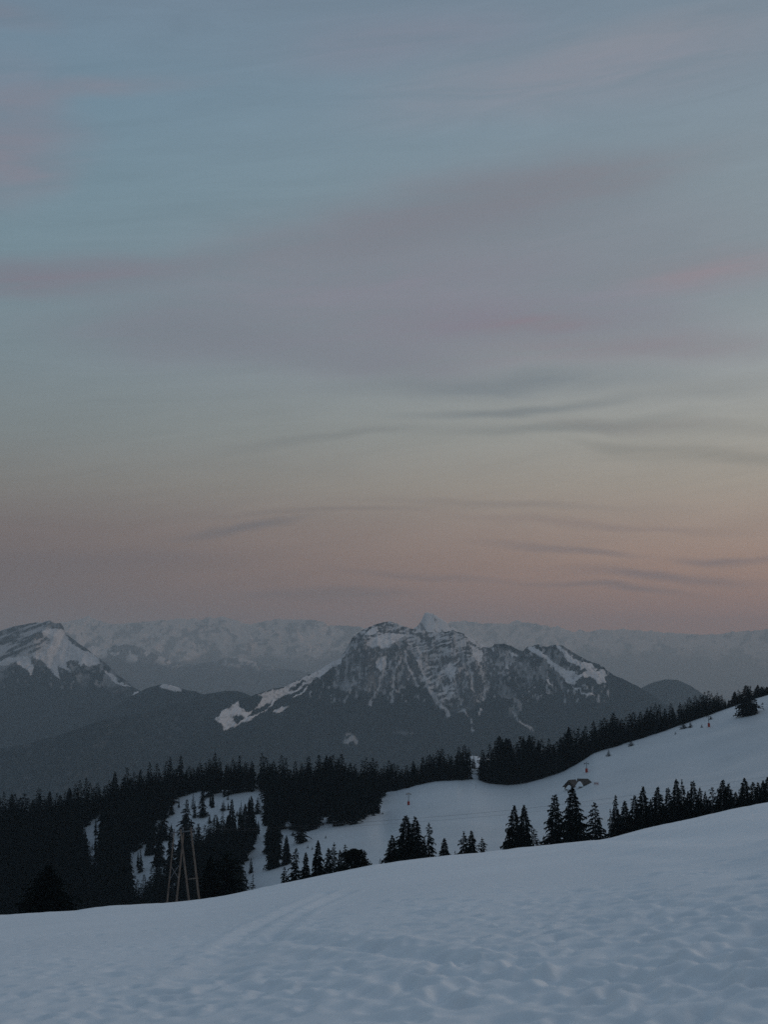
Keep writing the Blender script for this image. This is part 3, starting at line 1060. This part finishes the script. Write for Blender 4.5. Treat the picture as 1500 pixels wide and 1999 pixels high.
def tree(kind, x, y, z, h, w, label, group=None, cat='tree', name=None, lean=0.0):
    global N_TREES
    r = empty(name or ('mountain_pine' if kind == 'pine' else 'spruce'), (x, y, z))
    r.scale = (w, w, h)
    r.rotation_euler = (0, lean, random.uniform(0, 6.28) if not lean else 0)
    c = bpy.data.objects.new('crown', random.choice(MESH[kind])); link(c, r)
    t = bpy.data.objects.new('trunk', random.choice(SHORT_TRUNK if kind == 'pine' else TRUNK)); link(t, r)
    tag(r, label, cat, group)
    N_TREES += 1
    return r


# --- trees just behind the near crest: pixel column, top row, crown width in pixels, kind, label
ROW = [
    (92, 1690, 110, 'dense', 'big broad brownish black spruce at the far left, cut off by the snow crest'),
    (442, 1662, 92, 'loose', 'broad dark spruce with long ragged right side branches, right of the wooden pylon'),
    (410, 1672, 60, 'dense', 'dark spruce directly right of the wooden pylon feet, left of the ragged spruce'),
    (494, 1705, 24, 'small', 'very small spruce alone on the snow crest right of the ragged spruce'),
    (556, 1692, 30, 'loose', 'low ragged spruce leaning at the left end of the cluster left of centre'),
    (578, 1655, 40, 'loose', 'thin topped ragged spruce, tallest at the left end of the cluster left of centre'),
    (597, 1664, 30, 'dense', 'narrow spruce second from the left in the cluster left of centre'),
    (621, 1641, 38, 'dense', 'tallest dense spruce in the middle of the cluster left of centre'),
    (641, 1656, 24, 'slim', 'slim spruce just right of the tallest spruce of the cluster left of centre'),
    (652, 1645, 30, 'loose', 'thin branched spruce with a pointed tip left of the round pine'),
    (664, 1660, 22, 'slim', 'short slim spruce between two thin tops, left of the round pine'),
    (674, 1648, 24, 'loose', 'very thin topped spruce touching the round pine'),
    (692, 1655, 52, 'pine', 'round topped bushy pine at the right end of the cluster left of centre'),
    (717, 1683, 16, 'small', 'tiny spruce at the right foot of the round pine'),
    (743, 1675, 22, 'small', 'tiny spruce at the left foot of the central group of tall spruces'),
    (766, 1631, 42, 'dense', 'shorter spruce on the left of the central group of tall spruces'),
    (793, 1592, 54, 'dense', 'tallest spruce of the central group, left one of its two twin tops'),
    (811, 1595, 52, 'dense', 'right one of the twin tall spruces in the central group'),
    (829, 1634, 20, 'slim', 'thin spruce squeezed between the twin spruces and the lopsided one'),
    (838, 1606, 38, 'loose', 'lopsided open spruce at the right of the central group'),
    (868, 1636, 30, 'dense', 'short cone shaped spruce standing alone right of the central group'),
    (889, 1660, 24, 'small', 'low bushy spruce at the left of the trio right of centre'),
    (906, 1623, 42, 'loose', 'bushy left spruce of the trio right of centre'),
    (921, 1622, 36, 'dense', 'pointed middle spruce of the trio right of centre'),
    (942, 1635, 32, 'loose', 'shortest right spruce of the trio right of centre'),
    (983, 1642, 20, 'small', 'small spruce at the left foot of the twin tall pair below the chalets'),
    (1005, 1573, 46, 'dense', 'left one of the twin tall spruces left of the chalets'),
    (1024, 1572, 46, 'dense', 'right one of the twin tall spruces left of the chalets'),
    (1043, 1617, 34, 'loose', 'short ragged spruce at the right foot of the twin spruces left of the chalets'),
    (1062, 1630, 22, 'small', 'small low spruce left of the two tall spruces in front of the chalets'),
    (1085, 1552, 48, 'slim', 'tall slim topped spruce standing left of the broadest one below the chalets'),
    (1119, 1537, 62, 'dense', 'broadest tall dense spruce, its tip touching the chalets'),
    (1163, 1566, 58, 'loose', 'loose bushy spruce with snow showing through, right of the broad one below the chalets'),
    (1193, 1580, 24, 'loose', 'short ragged spruce between the loose bushy one and a slim spire'),
    (1203, 1553, 28, 'slim', 'slim spire shaped spruce at the left end of the dense row on the right'),
]
ROW_LBL = 'dark spruce in the dense row along the near snow crest at the right'
ROW2 = [(1221, 1563, 34, 'dense'), (1240, 1553, 36, 'slim'), (1257, 1536, 42, 'dense'), (1272, 1560, 30, 'dense'), (1286, 1537, 44, 'dense'), (1306, 1538, 30, 'slim'),
        (1322, 1521, 36, 'dense'), (1333, 1522, 36, 'loose'), (1345, 1545, 30, 'dense'), (1355, 1525, 34, 'slim'), (1368, 1538, 26, 'slim'), (1378, 1546, 26, 'dense'),
        (1392, 1536, 34, 'loose'), (1403, 1550, 26, 'dense'), (1413, 1523, 46, 'dense'), (1424, 1530, 36, 'dense'), (1437, 1546, 30, 'dense'), (1455, 1519, 48, 'dense'),
        (1471, 1527, 32, 'slim'), (1481, 1528, 34, 'dense'), (1491, 1524, 34, 'dense'), (1500, 1517, 44, 'dense'), (1516, 1512, 44, 'dense'), (1535, 1508, 46, 'dense'),
        (1230, 1588, 34, 'dense'), (1248, 1580, 34, 'dense'), (1268, 1576, 36, 'dense'), (1296, 1568, 36, 'dense'), (1314, 1562, 34, 'dense'), (1340, 1560, 36, 'dense'),
        (1364, 1560, 34, 'dense'), (1384, 1560, 34, 'dense'), (1402, 1560, 36, 'dense'), (1430, 1554, 36, 'dense'), (1446, 1552, 34, 'dense'), (1464, 1548, 34, 'dense'), (1212, 1590, 30, 'dense')]


def plant_row(px, vt, wpx, kind, label, group=None, back=0.0):
    i = int(np.clip(np.searchsorted(col_px, px), 1, NC - 1))
    az = float(azt(px, lerp(EDGE, px) - 30)[0])
    r = float(rc[i]) + 82 + back + random.uniform(-8, 8)
    if kind == 'pine' or px < 200:
        r = float(rc[i]) + 55
    z = ground_z(az, max(r, 263))
    if r < 263:
        z = float(column(i, np.array([r]))[0])
    h = top_height(px, vt, r, z)
    tree(kind, r * math.sin(az), r * math.cos(az), z - .3, h + .3, wpx * r / FPX * .66, label, group)


for (px, vt, w, kind, lb) in ROW:
    plant_row(px, vt, w, kind, lb)
for k, (px, vt, w, kind) in enumerate(ROW2):
    plant_row(px, vt, w, kind, ROW_LBL, 'spruces of the dense row on the right', 14 if k >= 24 else 0)

# --- trees scattered over the clearing of the far slope: column, top row, foot row, width, kind, label
CLEAR = [
    (395, 1549, 1594, 20, 'loose', 'thin dark spruce at the top left of the snowy clearing'),
    (364, 1560, 1628, 28, 'loose', 'ragged tall spruce above the wooden pylon, left of the clearing'),
    (380, 1563, 1596, 8, 'loose', 'bare skinny spruce between two spruces at the top of the clearing'),
    (409, 1588, 1606, 11, 'small', 'little cone shaped spruce in the open middle of the clearing'),
    (418, 1591, 1603, 6, 'small', 'tiny sapling left of another at the middle of the clearing'),
    (424, 1590, 1608, 8, 'small', 'small sapling right of the little cone shaped spruce'),
    (436, 1562, 1582, 17, 'small', 'dark bush like spruce at the upper middle of the clearing'),
    (452, 1561, 1650, 24, 'slim', 'tall slim leaning spruce crossing the clearing'),
    (463, 1582, 1592, 12, 'small', 'low dark bush right of the tall slim spruce in the clearing'),
    (444, 1592, 1665, 26, 'dense', 'dense spruce at the foot of the tall slim spruce in the clearing'),
    (490, 1554, 1640, 30, 'dense', 'tall dense spruce with a broad skirt on the right of the clearing'),
    (478, 1570, 1665, 34, 'dense', 'broad dense spruce below the tall one right of the clearing'),
    (470, 1592, 1682, 36, 'dense', 'low broad dense spruce at the lower right of the clearing'),
    (503, 1556, 1588, 14, 'loose', 'open branched spruce at the upper right corner of the clearing'),
    (387, 1608, 1655, 16, 'loose', 'narrow spruce right of the pylon top'),
    (425, 1604, 1690, 34, 'dense', 'dense spruce at the lower middle of the clearing'),
    (408, 1618, 1705, 36, 'dense', 'dense spruce behind the ragged crest spruce, right of the pylon'),
    (445, 1640, 1720, 40, 'dense', 'dense spruce at the lower edge of the clearing'),
    (559, 1631, 1687, 22, 'dense', 'small solitary cone shaped spruce at the lower right of the forest columns'),
    (490, 1674, 1704, 9, 'loose', 'thin little spruce on open snow left of the forest column'),
    (525, 1545, 1610, 26, 'dense', 'top spruce of the column of spruces right of the clearing'),
    (536, 1570, 1640, 28, 'dense', 'second spruce down the column right of the clearing'),
    (528, 1590, 1664, 30, 'dense', 'third spruce down the column right of the clearing'),
    (540, 1606, 1678, 26, 'dense', 'fourth spruce down the column right of the clearing'),
    (534, 1626, 1694, 28, 'dense', 'lowest spruce of the column right of the clearing'),
    (587, 1580, 1645, 26, 'loose', 'loose spruce with reddish brush at its foot in the gap right of the column'),
    (578, 1560, 1618, 26, 'dense', 'dense spruce above the brush, right of the column'),
    (294, 1594, 1668, 20, 'slim', 'narrow columnar spruce left of the upper clearing'),
    (317, 1568, 1640, 26, 'loose', 'open spruce on the left edge of the clearing'),
    (310, 1610, 1690, 22, 'slim', 'dark narrow spruce between the two snow patches left of the pylon'),
    (333, 1612, 1720, 26, 'slim', 'tall thin spruce left of the pylon poles'),
    (274, 1662, 1702, 12, 'loose', 'small bare spruce in the lower left snow patch'),
    (285, 1722, 1760, 20, 'small', 'low bushy spruce under the lower left snow patch'),
    (1189, 1462, 1476, 10, 'small', 'tiny spruce alone on the upper snow slope'),
    (1233, 1444, 1456, 14, 'small', 'small bush at the forest edge of the upper snow slope'),
    (1336, 1410, 1422, 20, 'small', 'low dark bushes under the forest edge near the upper tower'),
    (1349, 1408, 1420, 12, 'small', 'low scrub right of the dark bushes near the upper tower'),
    (1371, 1413, 1420, 6, 'small', 'tiny bush left of the uppermost lift tower'),
    (1320, 1428, 1433, 5, 'small', 'tiny dot like bush on the snow below the forest edge'),
    (1389, 1398, 1404, 10, 'small', 'low bush right of the uppermost lift tower'),
    (1459, 1338, 1397, 38, 'slim', 'big full spruce with twin tips standing out on the upper snow slope'),
    (1467, 1339, 1391, 28, 'loose', 'spruce grown into the right side of the big full spruce'),
    (1478, 1372, 1379, 8, 'small', 'low scrub right of the big full spruce on the upper slope'),
    (1490, 1370, 1375, 7, 'small', 'tiny bush near the right edge of the upper snow slope'),
    (747, 1584, 1589, 5, 'small', 'tiny dark bush on the snow left of the orange based tower'),
    (729, 1582, 1592, 8, 'small', 'small bush at the lower tip of the forest edge'),
    (636, 1630, 1636, 5, 'small', 'tiny bush on the snow right of the reddish brush'),
    (610, 1652, 1658, 5, 'small', 'tiny sapling on the lower snow below the brush'),
    (601, 1648, 1655, 4, 'small', 'left one of two tiny saplings on the lower snow'),
    (572, 1622, 1630, 12, 'small', 'low bush at the left of the gap right of the column'),
]
for (px, vt, vb, w, kind, lb) in CLEAR:
    az, r, z = on_hill(px, vb)
    h = top_height(px, vt, r, z)
    tree(kind, r * math.sin(az), r * math.cos(az), z - .2, h + .2, w * r / FPX * .58, lb, None,
         'bush' if kind == 'small' and h < 3 else 'tree', 'bush' if kind == 'small' and h < 3 else None)

THIN = 0
while THIN < 42:
    px, v = (random.uniform(255, 515), random.uniform(1556, 1700)) if THIN < 36 else (random.uniform(158, 198), random.uniform(1604, 1690))
    pa, va = np.array([px]), np.array([v])
    if not (inpoly(pa, va, [(330, 1578), (372, 1552), (420, 1562), (470, 1557), (505, 1550), (512, 1640), (480, 1680), (440, 1620), (395, 1650), (335, 1640)])[0]
            or THIN >= 36 or inpoly(pa, va, [(255, 1662), (300, 1655), (322, 1605), (334, 1640), (326, 1690), (292, 1740), (262, 1745)])[0]):
        continue
    az, r, z = on_hill(px, v)
    hp = random.uniform(9, 40)
    tree(random.choice(('slim', 'loose', 'small')), r * math.sin(az), r * math.cos(az), z - .2, hp * r / FPX, hp * r / FPX * random.uniform(.11, .19),
         'small thin spruce scattered over the steep snow patches at and left of the wooden pylon', 'thin spruces scattered over the snow patches at and left of the pylon')
    THIN += 1
for (px, vt, wpx, lb) in ((1436, 1350, 22, 'spruce just left of the big full spruce on the upper snow slope'), (1446, 1356, 20, 'shorter spruce touching the left side of the big full spruce'),
                          (1424, 1366, 9, 'small spruce at the end of the gap left of the big full spruce'),
                          (1481, 1337, 20, 'spruce on the ridge right behind the big full spruce'), (1489, 1340, 18, 'second spruce on the ridge right of the big full spruce'),
                          (1499, 1341, 22, 'rightmost spruce on the ridge at the edge of the picture')):
    i = int(np.clip(np.searchsorted(col_px, px), 1, NC - 1))
    az = float(azt(px, lerp(RIDGE, px))[0]); r = float(dr[i]) + 3; z = ground_z(az, r)
    tree('dense', r * math.sin(az), r * math.cos(az), z - .3, top_height(px, vt, r, z) + .3, wpx * r / FPX * .6, lb)

# --- forest: foot points on the slope, kept out of the snow patches
TOPS = [(-60, 1592), (0, 1587), (40, 1580), (60, 1584), (100, 1562), (120, 1572), (150, 1556), (170, 1560), (200, 1535), (220, 1548), (250, 1523), (262, 1512), (300, 1512), (330, 1506), (355, 1500), (380, 1492), (410, 1487),
        (430, 1492), (455, 1488), (490, 1486), (510, 1497), (540, 1496), (560, 1500), (590, 1492), (620, 1498), (665, 1488), (690, 1494), (720, 1490), (750, 1492),
        (765, 1483), (800, 1492), (822, 1472), (848, 1460), (880, 1466), (917, 1448), (932, 1462), (945, 1456), (975, 1440), (1003, 1440), (1045, 1430), (1068, 1442), (1104, 1424),
        (1150, 1414), (1172, 1408), (1203, 1390), (1240, 1390), (1275, 1376), (1300, 1374), (1325, 1370), (1345, 1361), (1365, 1357), (1395, 1345), (1410, 1350), (1419, 1360),
        (1440, 1348), (1465, 1340), (1488, 1337), (1510, 1333), (1600, 1310)]
SNOWY = [
    [(330, 1578), (372, 1546), (420, 1558), (470, 1553), (500, 1541), (514, 1545), (518, 1600), (512, 1660), (470, 1690), (440, 1600), (436, 1612), (412, 1628), (395, 1650), (365, 1640), (335, 1640), (325, 1620)],
    [(303, 1605), (352, 1582), (352, 1690), (330, 1725), (306, 1690)],
    [(252, 1662), (300, 1652), (322, 1600), (334, 1640), (326, 1690), (305, 1700), (292, 1742), (262, 1748), (255, 1700)],
    [(158, 1618), (195, 1598), (199, 1612), (190, 1640), (190, 1682), (182, 1702), (165, 1652)],
    [(470, 1735), (470, 1690), (486, 1668), (512, 1640), (520, 1690), (560, 1682), (552, 1632), (562, 1598), (572, 1602), (592, 1652), (600, 1628), (632, 1594), (634, 1620), (652, 1614), (694, 1612), (704, 1603),
     (739, 1584), (746, 1554), (900, 1520), (1000, 1540), (1160, 1480), (1500, 1370), (1500, 1700)],
    [(919, 1522), (922, 1498), (930, 1492), (938, 1496), (934, 1528)], [(968, 1534), (975, 1518), (1000, 1522), (1004, 1506), (1010, 1500), (1008, 1530)], [(1421, 1400), (1421, 1340), (1430, 1340), (1430, 1400)]]


def blocked(px, v):
    a = np.array([float(px)]); b = np.array([float(v)])
    return any(bool(inpoly(a, b, p)[0]) for p in SNOWY)


cands = []            # (px, az, r, z, height, half width)
# skyline rows on and just behind the ridge
for back, dens, drop in ((4, 13, 0), (13, 12, 4), (24, 11, 9)):
    px = -70.0
    while px < 1570:
        px += dens * random.uniform(.55, 1.45)
        if px > 1420 and px < 1432:
            continue
        i = int(np.clip(np.searchsorted(col_px, px), 1, NC - 1))
        az = float(azt(px, lerp(RIDGE, px))[0])
        r = float(dr[i]) + back + random.uniform(-4, 5)
        z = ground_z(az, r)
        vt = lerp(TOPS, px) + drop + (abs(random.gauss(0, 9)) - 6 if px < 700 else abs(random.gauss(0, 12)) - 5)
        h = top_height(px, vt, r, z)
        foot = proj(r * math.sin(az), r * math.cos(az), z)[1]
        if (919 < px < 936 and back < 20) or (back < 20 and (967 < px < 975 or 1002 < px < 1010)):
            continue
        if h < 4:
            continue
        cands.append((px, az, r, z, h, h * random.uniform(.21, .33), 0))
# feet spread over the wooded left slope
for _ in range(9000):
    px = random.uniform(-70, 745)
    v = random.uniform(lerp(RIDGE, px) + 2, lerp(EDGE, px) + 34)
    hpx = random.uniform(52, 78)
    if blocked(px, v) or blocked(px, v - hpx * .45) or blocked(px + 7, v - 8) or blocked(px - 7, v - 8):
        continue
    if px > 480 and v > 1622 + (px < 560) * 0 and px < 740:
        continue
    if any(abs(c[0] - px) < 6.5 and abs(c[6] - v) < 11 for c in cands if c[6]):
        continue
    az, r, z = on_hill(px, v)
    cands.append((px, az, r, z, hpx * r / FPX, hpx * r / FPX * random.uniform(.18, .27), v))
# second and third rows in front, along the forest edge of the right ridge, where the wood is deep
for _ in range(260):
    px = random.uniform(745, 1420)
    i = int(np.clip(np.searchsorted(col_px, px), 1, NC - 1))
    v = lerp(RIDGE, px) - .5
    az = float(azt(px, v)[0])
    if blocked(px, v - 12) or 917 < px < 938:
        continue
    if sum(1 for c in cands if c[6] == -1 and abs(c[0] - px) < 7):
        continue
    r = float(dr[i]) + random.uniform(0, 6)
    z = ground_z(az, r)
    hh = (v - lerp(TOPS, px)) * random.uniform(.45, .85) * r / FPX
    if hh < 3:
        continue
    cands.append((px, az, r, z, hh, hh * random.uniform(.2, .3), -1))
cands.sort(key=lambda c: -c[4] / c[2])
room = 300 - N_TREES
single, rest = [], []
# the skyline and ridge trees show almost whole; buried ones go to the mass
for c in cands:
    (single if len(single) < room else rest).append(c)
LEFT_LBL = 'dark spruce packed in the dense forest over the left hillside'
RIGHT_LBL = 'dark spruce in the forest band along the top of the right hand snow slope'
for (px, az, r, z, h, w, v) in single:
    right = px > 745
    tree(random.choice(('far', 'far', 'dense', 'slim', 'loose')), r * math.sin(az), r * math.cos(az), z - .3, h + .3, w, RIGHT_LBL if right else LEFT_LBL,
         'spruces of the forest band above the snow slope' if right else 'spruces of the left hillside forest')
VV, FF, base = [], [], 0
for (px, az, r, z, h, w, v) in rest:
    a, f = FAR[random.randrange(len(FAR))]
    th = random.uniform(0, 6.28)
    c, s = math.cos(th), math.sin(th)
    q = np.stack([(a[:, 0] * c - a[:, 1] * s) * w + r * math.sin(az), (a[:, 0] * s + a[:, 1] * c) * w + r * math.cos(az), a[:, 2] * (h + .3) + z - .3], -1)
    VV.append(q); FF.append(f + base); base += len(q)
if VV:
    fo = link(bpy.data.objects.new('forest', mesh_np('forest', np.concatenate(VV), np.concatenate(FF), M_NEEDLE, False)))
    tag(fo, 'dark mass of spruces filling the wood on the far slope', 'forest', kind='stuff')
print('TREES', N_TREES, 'candidates', len(cands), 'in the mass', len(rest))


# ------------------------------------------------------------------ built objects
class Shape:
    def __init__(self):
        self.v, self.f = [], []

    def tube(self, p, q, r1, r2=None, n=10):
        r2 = r1 if r2 is None else r2
        p, q = Vector(p), Vector(q)
        d = (q - p).normalized()
        s = d.orthogonal().normalized(); u = d.cross(s)
        b = len(self.v)
        for c, r in ((p, r1), (q, r2)):
            for k in range(n):
                a = 6.2832 * k / n
                self.v.append(tuple(c + (s * math.cos(a) + u * math.sin(a)) * r))
        for k in range(n):
            self.f.append((b + k, b + (k + 1) % n, b + n + (k + 1) % n, b + n + k))
        self.f.append(tuple(b + k for k in range(n))[::-1])
        self.f.append(tuple(b + n + k for k in range(n)))
        return self

    def box(self, c, s, rz=0):
        b = len(self.v)
        cz, sz = math.cos(rz), math.sin(rz)
        for dx in (-.5, .5):
            for dy in (-.5, .5):
                for dz in (-.5, .5):
                    x, y = dx * s[0], dy * s[1]
                    self.v.append((c[0] + x * cz - y * sz, c[1] + x * sz + y * cz, c[2] + dz * s[2]))
        for q in ((0, 1, 3, 2), (4, 6, 7, 5), (0, 4, 5, 1), (2, 3, 7, 6), (0, 2, 6, 4), (1, 5, 7, 3)):
            self.f.append(tuple(b + k for k in q))
        return self

    def slab(self, pts, thick):
        """a polygon given thickness along its normal"""
        p = [Vector(q) for q in pts]
        n = (p[1] - p[0]).cross(p[2] - p[0]).normalized() * thick
        b = len(self.v); k = len(p)
        self.v += [tuple(q) for q in p] + [tuple(q - n) for q in p]
        self.f.append(tuple(range(b, b + k)))
        self.f.append(tuple(range(b + k, b + 2 * k))[::-1])
        for i in range(k):
            j = (i + 1) % k
            self.f.append((b + i, b + k + i, b + k + j, b + j))
        return self

    def build(self, name, m, parent=None, bevel=0):
        me = bpy.data.meshes.new(name)
        me.from_pydata(self.v, [], self.f)
        me.materials.append(m)
        me.update()
        o = link(bpy.data.objects.new(name, me), parent)
        if bevel:
            bv = o.modifiers.new('bevel', 'BEVEL'); bv.width = bevel; bv.segments = 2
        return o


# --- wooden pylon: four leaning poles behind the near crest
PYR = 166.0
pyl = empty('wooden_pylon', at(358, 1765, PYR))
pl = pyl.location


def loc(px, v, Y):
    return at(px, v, Y) - pl


feet_tops = [((323, 1775, 171), (340, 1622, 168.6), .12), ((341, 1775, 171), (358, 1626, 168.4), .15), ((373, 1772, 164.5), (352, 1619, 167.4), .16), ((393, 1770, 164.5), (372, 1616, 167.2), .17)]
for f_, t_, rr_ in feet_tops:
    Shape().tube(loc(*f_) - Vector((0, 0, 1.2)), loc(*t_), rr_ * .8, rr_ * .55).build('pole', M_POLE, pyl)
Shape().tube(loc(368, 1716, 165.4), loc(387, 1714, 165.4), .06).build('crossbar', M_POLE, pyl)
Shape().tube(loc(331, 1716, 170.2), loc(349, 1690, 169.6), .035).tube(loc(349, 1716, 170.2), loc(333, 1690, 169.6), .035).build('cross_brace', M_STEEL, pyl)
Shape().tube(loc(334, 1626, 168.0), loc(378, 1621, 168.0), .06).build('crossarm', M_STEEL, pyl)
for k, (px, v) in enumerate(((340, 1619), (357, 1616), (373, 1615))):
    Shape().tube(loc(px, v + 6, 167.9), loc(px, v, 167.9), .05).tube(loc(px, v + 1.5, 167.9), loc(px, v - 1.0, 167.9), .09, .06).build('insulator', M_STEEL, pyl)
tag(pyl, 'four legged wooden pylon of bare leaning poles behind the near snow crest', 'pylon')


# --- two thin lines running to the right from the pylon
def wire(pts, rad, label):
    P = [at(*p) for p in pts]
    s = Shape()
    fine = []
    for i in range(len(P) - 1):
        p0, p1, p2, p3 = P[max(i - 1, 0)], P[i], P[i + 1], P[min(i + 2, len(P) - 1)]
        for k in range(10):
            t = k / 10
            fine.append(.5 * ((2 * p1) + (p2 - p0) * t + (2 * p0 - 5 * p1 + 4 * p2 - p3) * t * t + (3 * p1 - p0 - 3 * p2 + p3) * t ** 3))
    fine.append(P[-1])
    for a, b in zip(fine[:-1], fine[1:]):
        s.tube(a, b, rad, rad, 6)
    o = s.build('power_line', M_WIRE)
    return tag(o, label, 'cable', 'thin cables running right from the pylon')


wire([(357, 1616, 167.9), (500, 1617, 178), (735, 1603, 196), (1000, 1581, 218), (1240, 1552, 240), (1500, 1516, 266), (1760, 1470, 290)], .012, 'upper one of the two thin cables crossing the snow slope')
wire([(373, 1615, 167.9), (500, 1621, 178), (735, 1610, 196), (1000, 1589, 218), (1240, 1562, 240), (1500, 1528, 266), (1760, 1484, 290)], .009, 'lower and fainter of the two thin cables crossing the snow slope')


# --- ski lift towers
def tower(px, vt, vb, base_h, label, orange=False, arm=1.5):
    az, r, z = on_hill(px, vb)
    x, y = r * math.sin(az), r * math.cos(az)
    h = top_height(px, vt, r, z)
    o = empty('lift_tower', (x, y, z))
    Shape().tube((0, 0, -.5), (0, 0, h), .17, .13).build('mast', M_STEEL, o)
    Shape().tube((0, 0, .05), (0, 0, base_h), .6, .56, 14).build('padding', M_RED, o, .05)
    cr = Shape().box((0, 0, h * .86), (arm * 1.5, .22, .22)).build('crossarm', M_YELLOW if orange else M_STEEL, o, .02)
    for sx in (-1, 1):
        sh = Shape()
        sh.tube((sx * arm * .62, -.3, h * .86 - .28), (sx * arm * .62, .3, h * .86 - .28), .26, .26, 14)
        sh.box((sx * arm * .62, 0, h * .86 - .12), (.12, .3, .3))
        sh.build('sheave', M_STEEL, cr)
    tag(o, label, 'ski lift tower', 'ski lift towers on the far slope')
    return o


tower(798, 1546, 1571, 1.6, 'T shaped lift tower with orange arm and red padded foot below the ridge hump', True)
tower(1146, 1487, 1508, 1.9, 'grey lift tower with red padded foot just above the chalets')
tower(1385, 1395, 1419, 1.9, 'uppermost lift tower with red foot in front of the ridge forest')

# --- slim poles by the forest edge
for (px, vt, vb, lb) in ((1087, 1490, 1512, 'thin bare pole against the forest edge left of the chalets'), (930, 1530, 1539, 'short marker stake on the snow hump under the forest gap')):
    az, r, z = on_hill(px, vb)
    h = top_height(px, vt, r, z)
    o = Shape().tube((0, 0, -.4), (0, 0, h), .06, .045).tube((0, 0, h * .88), (0, 0, h), .085, .085).build('marker_pole', M_STEEL)
    o.location = (r * math.sin(az), r * math.cos(az), z)
    tag(o, lb, 'pole')


# --- two half buried chalets
def heap(name, cx, cy, rx, ry, h, parent, seed):
    n, m_ = 26, 8
    V = []
    for j in range(m_ + 1):
        for k in range(n):
            a = 6.2832 * k / n
            q = j / m_
            w = 1 + .14 * math.sin(2 * a + seed) + .08 * math.sin(5 * a + seed * 2)
            V.append((cx + rx * q * w * math.cos(a), cy + ry * q * w * math.sin(a), -.5 + (h + .5) * (1 - q * q) ** 1.3))
    return link(bpy.data.objects.new(name, mesh_np(name, np.array(V), grid_faces(m_ + 1, n, True), M_CAP)), parent)


def chalet(px, vb, rz, hw, hl, ridge_h, eave_h, label, hip=0.0):
    """gabled hut: ridge along local x, snow nearly up to the eaves"""
    az, r, z = on_hill(px, vb)
    o = empty('chalet', (r * math.sin(az), r * math.cos(az), z))
    o.rotation_euler = (0, 0, rz)
    wl, ww = hl - .7, hw - .8
    we = ridge_h - (ridge_h - eave_h) * ww / hw - .25
    w = Shape()
    for sx in (-1, 1):
        if sx == 1 and hip:
            w.slab([(wl - hip, -ww, -1), (wl - hip, ww, -1), (wl - hip, ww, we), (wl - hip, -ww, we)], .2)
        else:
            w.slab([(sx * wl, -ww, -1), (sx * wl, ww, -1), (sx * wl, ww, we), (sx * wl, 0, ridge_h - .28), (sx * wl, -ww, we)], .2)
    for sy in (-1, 1):
        w.slab([(-wl, sy * ww, -1), (wl - hip, sy * ww, -1), (wl - hip, sy * ww, we - .02), (-wl, sy * ww, we - .02)], .2)
    w.build('wall', M_WALL, o)
    rf = Shape()
    rf.slab([(-hl, -hw, eave_h), (hl, -hw, eave_h), (hl - hip, 0, ridge_h), (-hl, 0, ridge_h)], .16)
    rf.slab([(hl, hw, eave_h), (-hl, hw, eave_h), (-hl, .02, ridge_h), (hl - hip, .02, ridge_h)], .16)
    if hip:
        rf.slab([(hl, -hw, eave_h - .01), (hl, hw, eave_h - .01), (hl - hip, .01, ridge_h - .01)], .15)
    ro = rf.build('roof', M_ROOF, o)
    Shape().tube((-hl, .01, ridge_h + .02), (hl - hip, .01, ridge_h + .02), .11, .11, 8).build('ridge_cap', M_WALL, ro)
    bb = Shape()
    for sy in (-1, 1):
        bb.slab([(-hl - .05, sy * hw, eave_h + .06), (-hl - .05, 0, ridge_h + .08), (-hl - .05, 0, ridge_h - .24), (-hl - .05, sy * hw, eave_h - .26)], .07)
    bb.build('barge_board', M_WALL, ro)
    tag(o, label, 'chalet', 'half buried chalets on the snow slope')
    return o


ch = chalet(1118, 1537, math.radians(42), 3.6, 2.5, 3.35, .15, 'nearer half buried chalet with a bare brown roof and its gable end turned left')
heap('snow_drift', -3.3, -1.0, 1.6, 1.9, 1.3, ch, 1.0)
ch2 = chalet(1144, 1532, math.radians(-8), 2.6, 3.6, 2.6, .35, 'farther half buried chalet on the right with a snow covered roof corner', 2.3)
heap('snow_drift', -2.6, -2.3, 1.7, 1.5, 1.7, ch2, 2.4)
az, r, z = on_hill(1165, 1533)
net = empty('safety_net', (r * math.sin(az), r * math.cos(az), z))
Shape().slab([(-.9, 0, .35), (.9, 0, .3), (.9, 0, 1.25), (-.9, 0, 1.3)], .05).build('net', M_NET, net)
for sx in (-1, 1):
    Shape().tube((sx * .95, .05, -.4), (sx * .95, .05, 1.45), .04).build('stake', M_STEEL, net)
tag(net, 'small faded pink net panel at the right corner of the farther chalet', 'safety net')


# ------------------------------------------------------------------ haze
hb = Shape().box((0, 0, (HAZE_TOP + HAZE_BOTTOM) / 2), (93000, 93000, HAZE_TOP - HAZE_BOTTOM))
hm = bpy.data.materials.new('haze_air')
hm.use_nodes = True
for n in list(hm.node_tree.nodes):
    hm.node_tree.nodes.remove(n)
ho = hm.node_tree.nodes.new('ShaderNodeOutputMaterial')
hv = hm.node_tree.nodes.new('ShaderNodeVolumePrincipled')
hv.inputs['Color'].default_value = (.67, .81, .90, 1)
hv.inputs['Absorption Color'].default_value = (1, .55, .02, 1)
hv.inputs['Density'].default_value = HAZE_D
hv.inputs['Anisotropy'].default_value = 0.1
hm.node_tree.links.new(hv.outputs[0], ho.inputs['Volume'])
haze = hb.build('haze', hm)
tag(haze, 'thin blue grey evening haze filling the valley and veiling the far mountains', 'haze', kind='stuff')
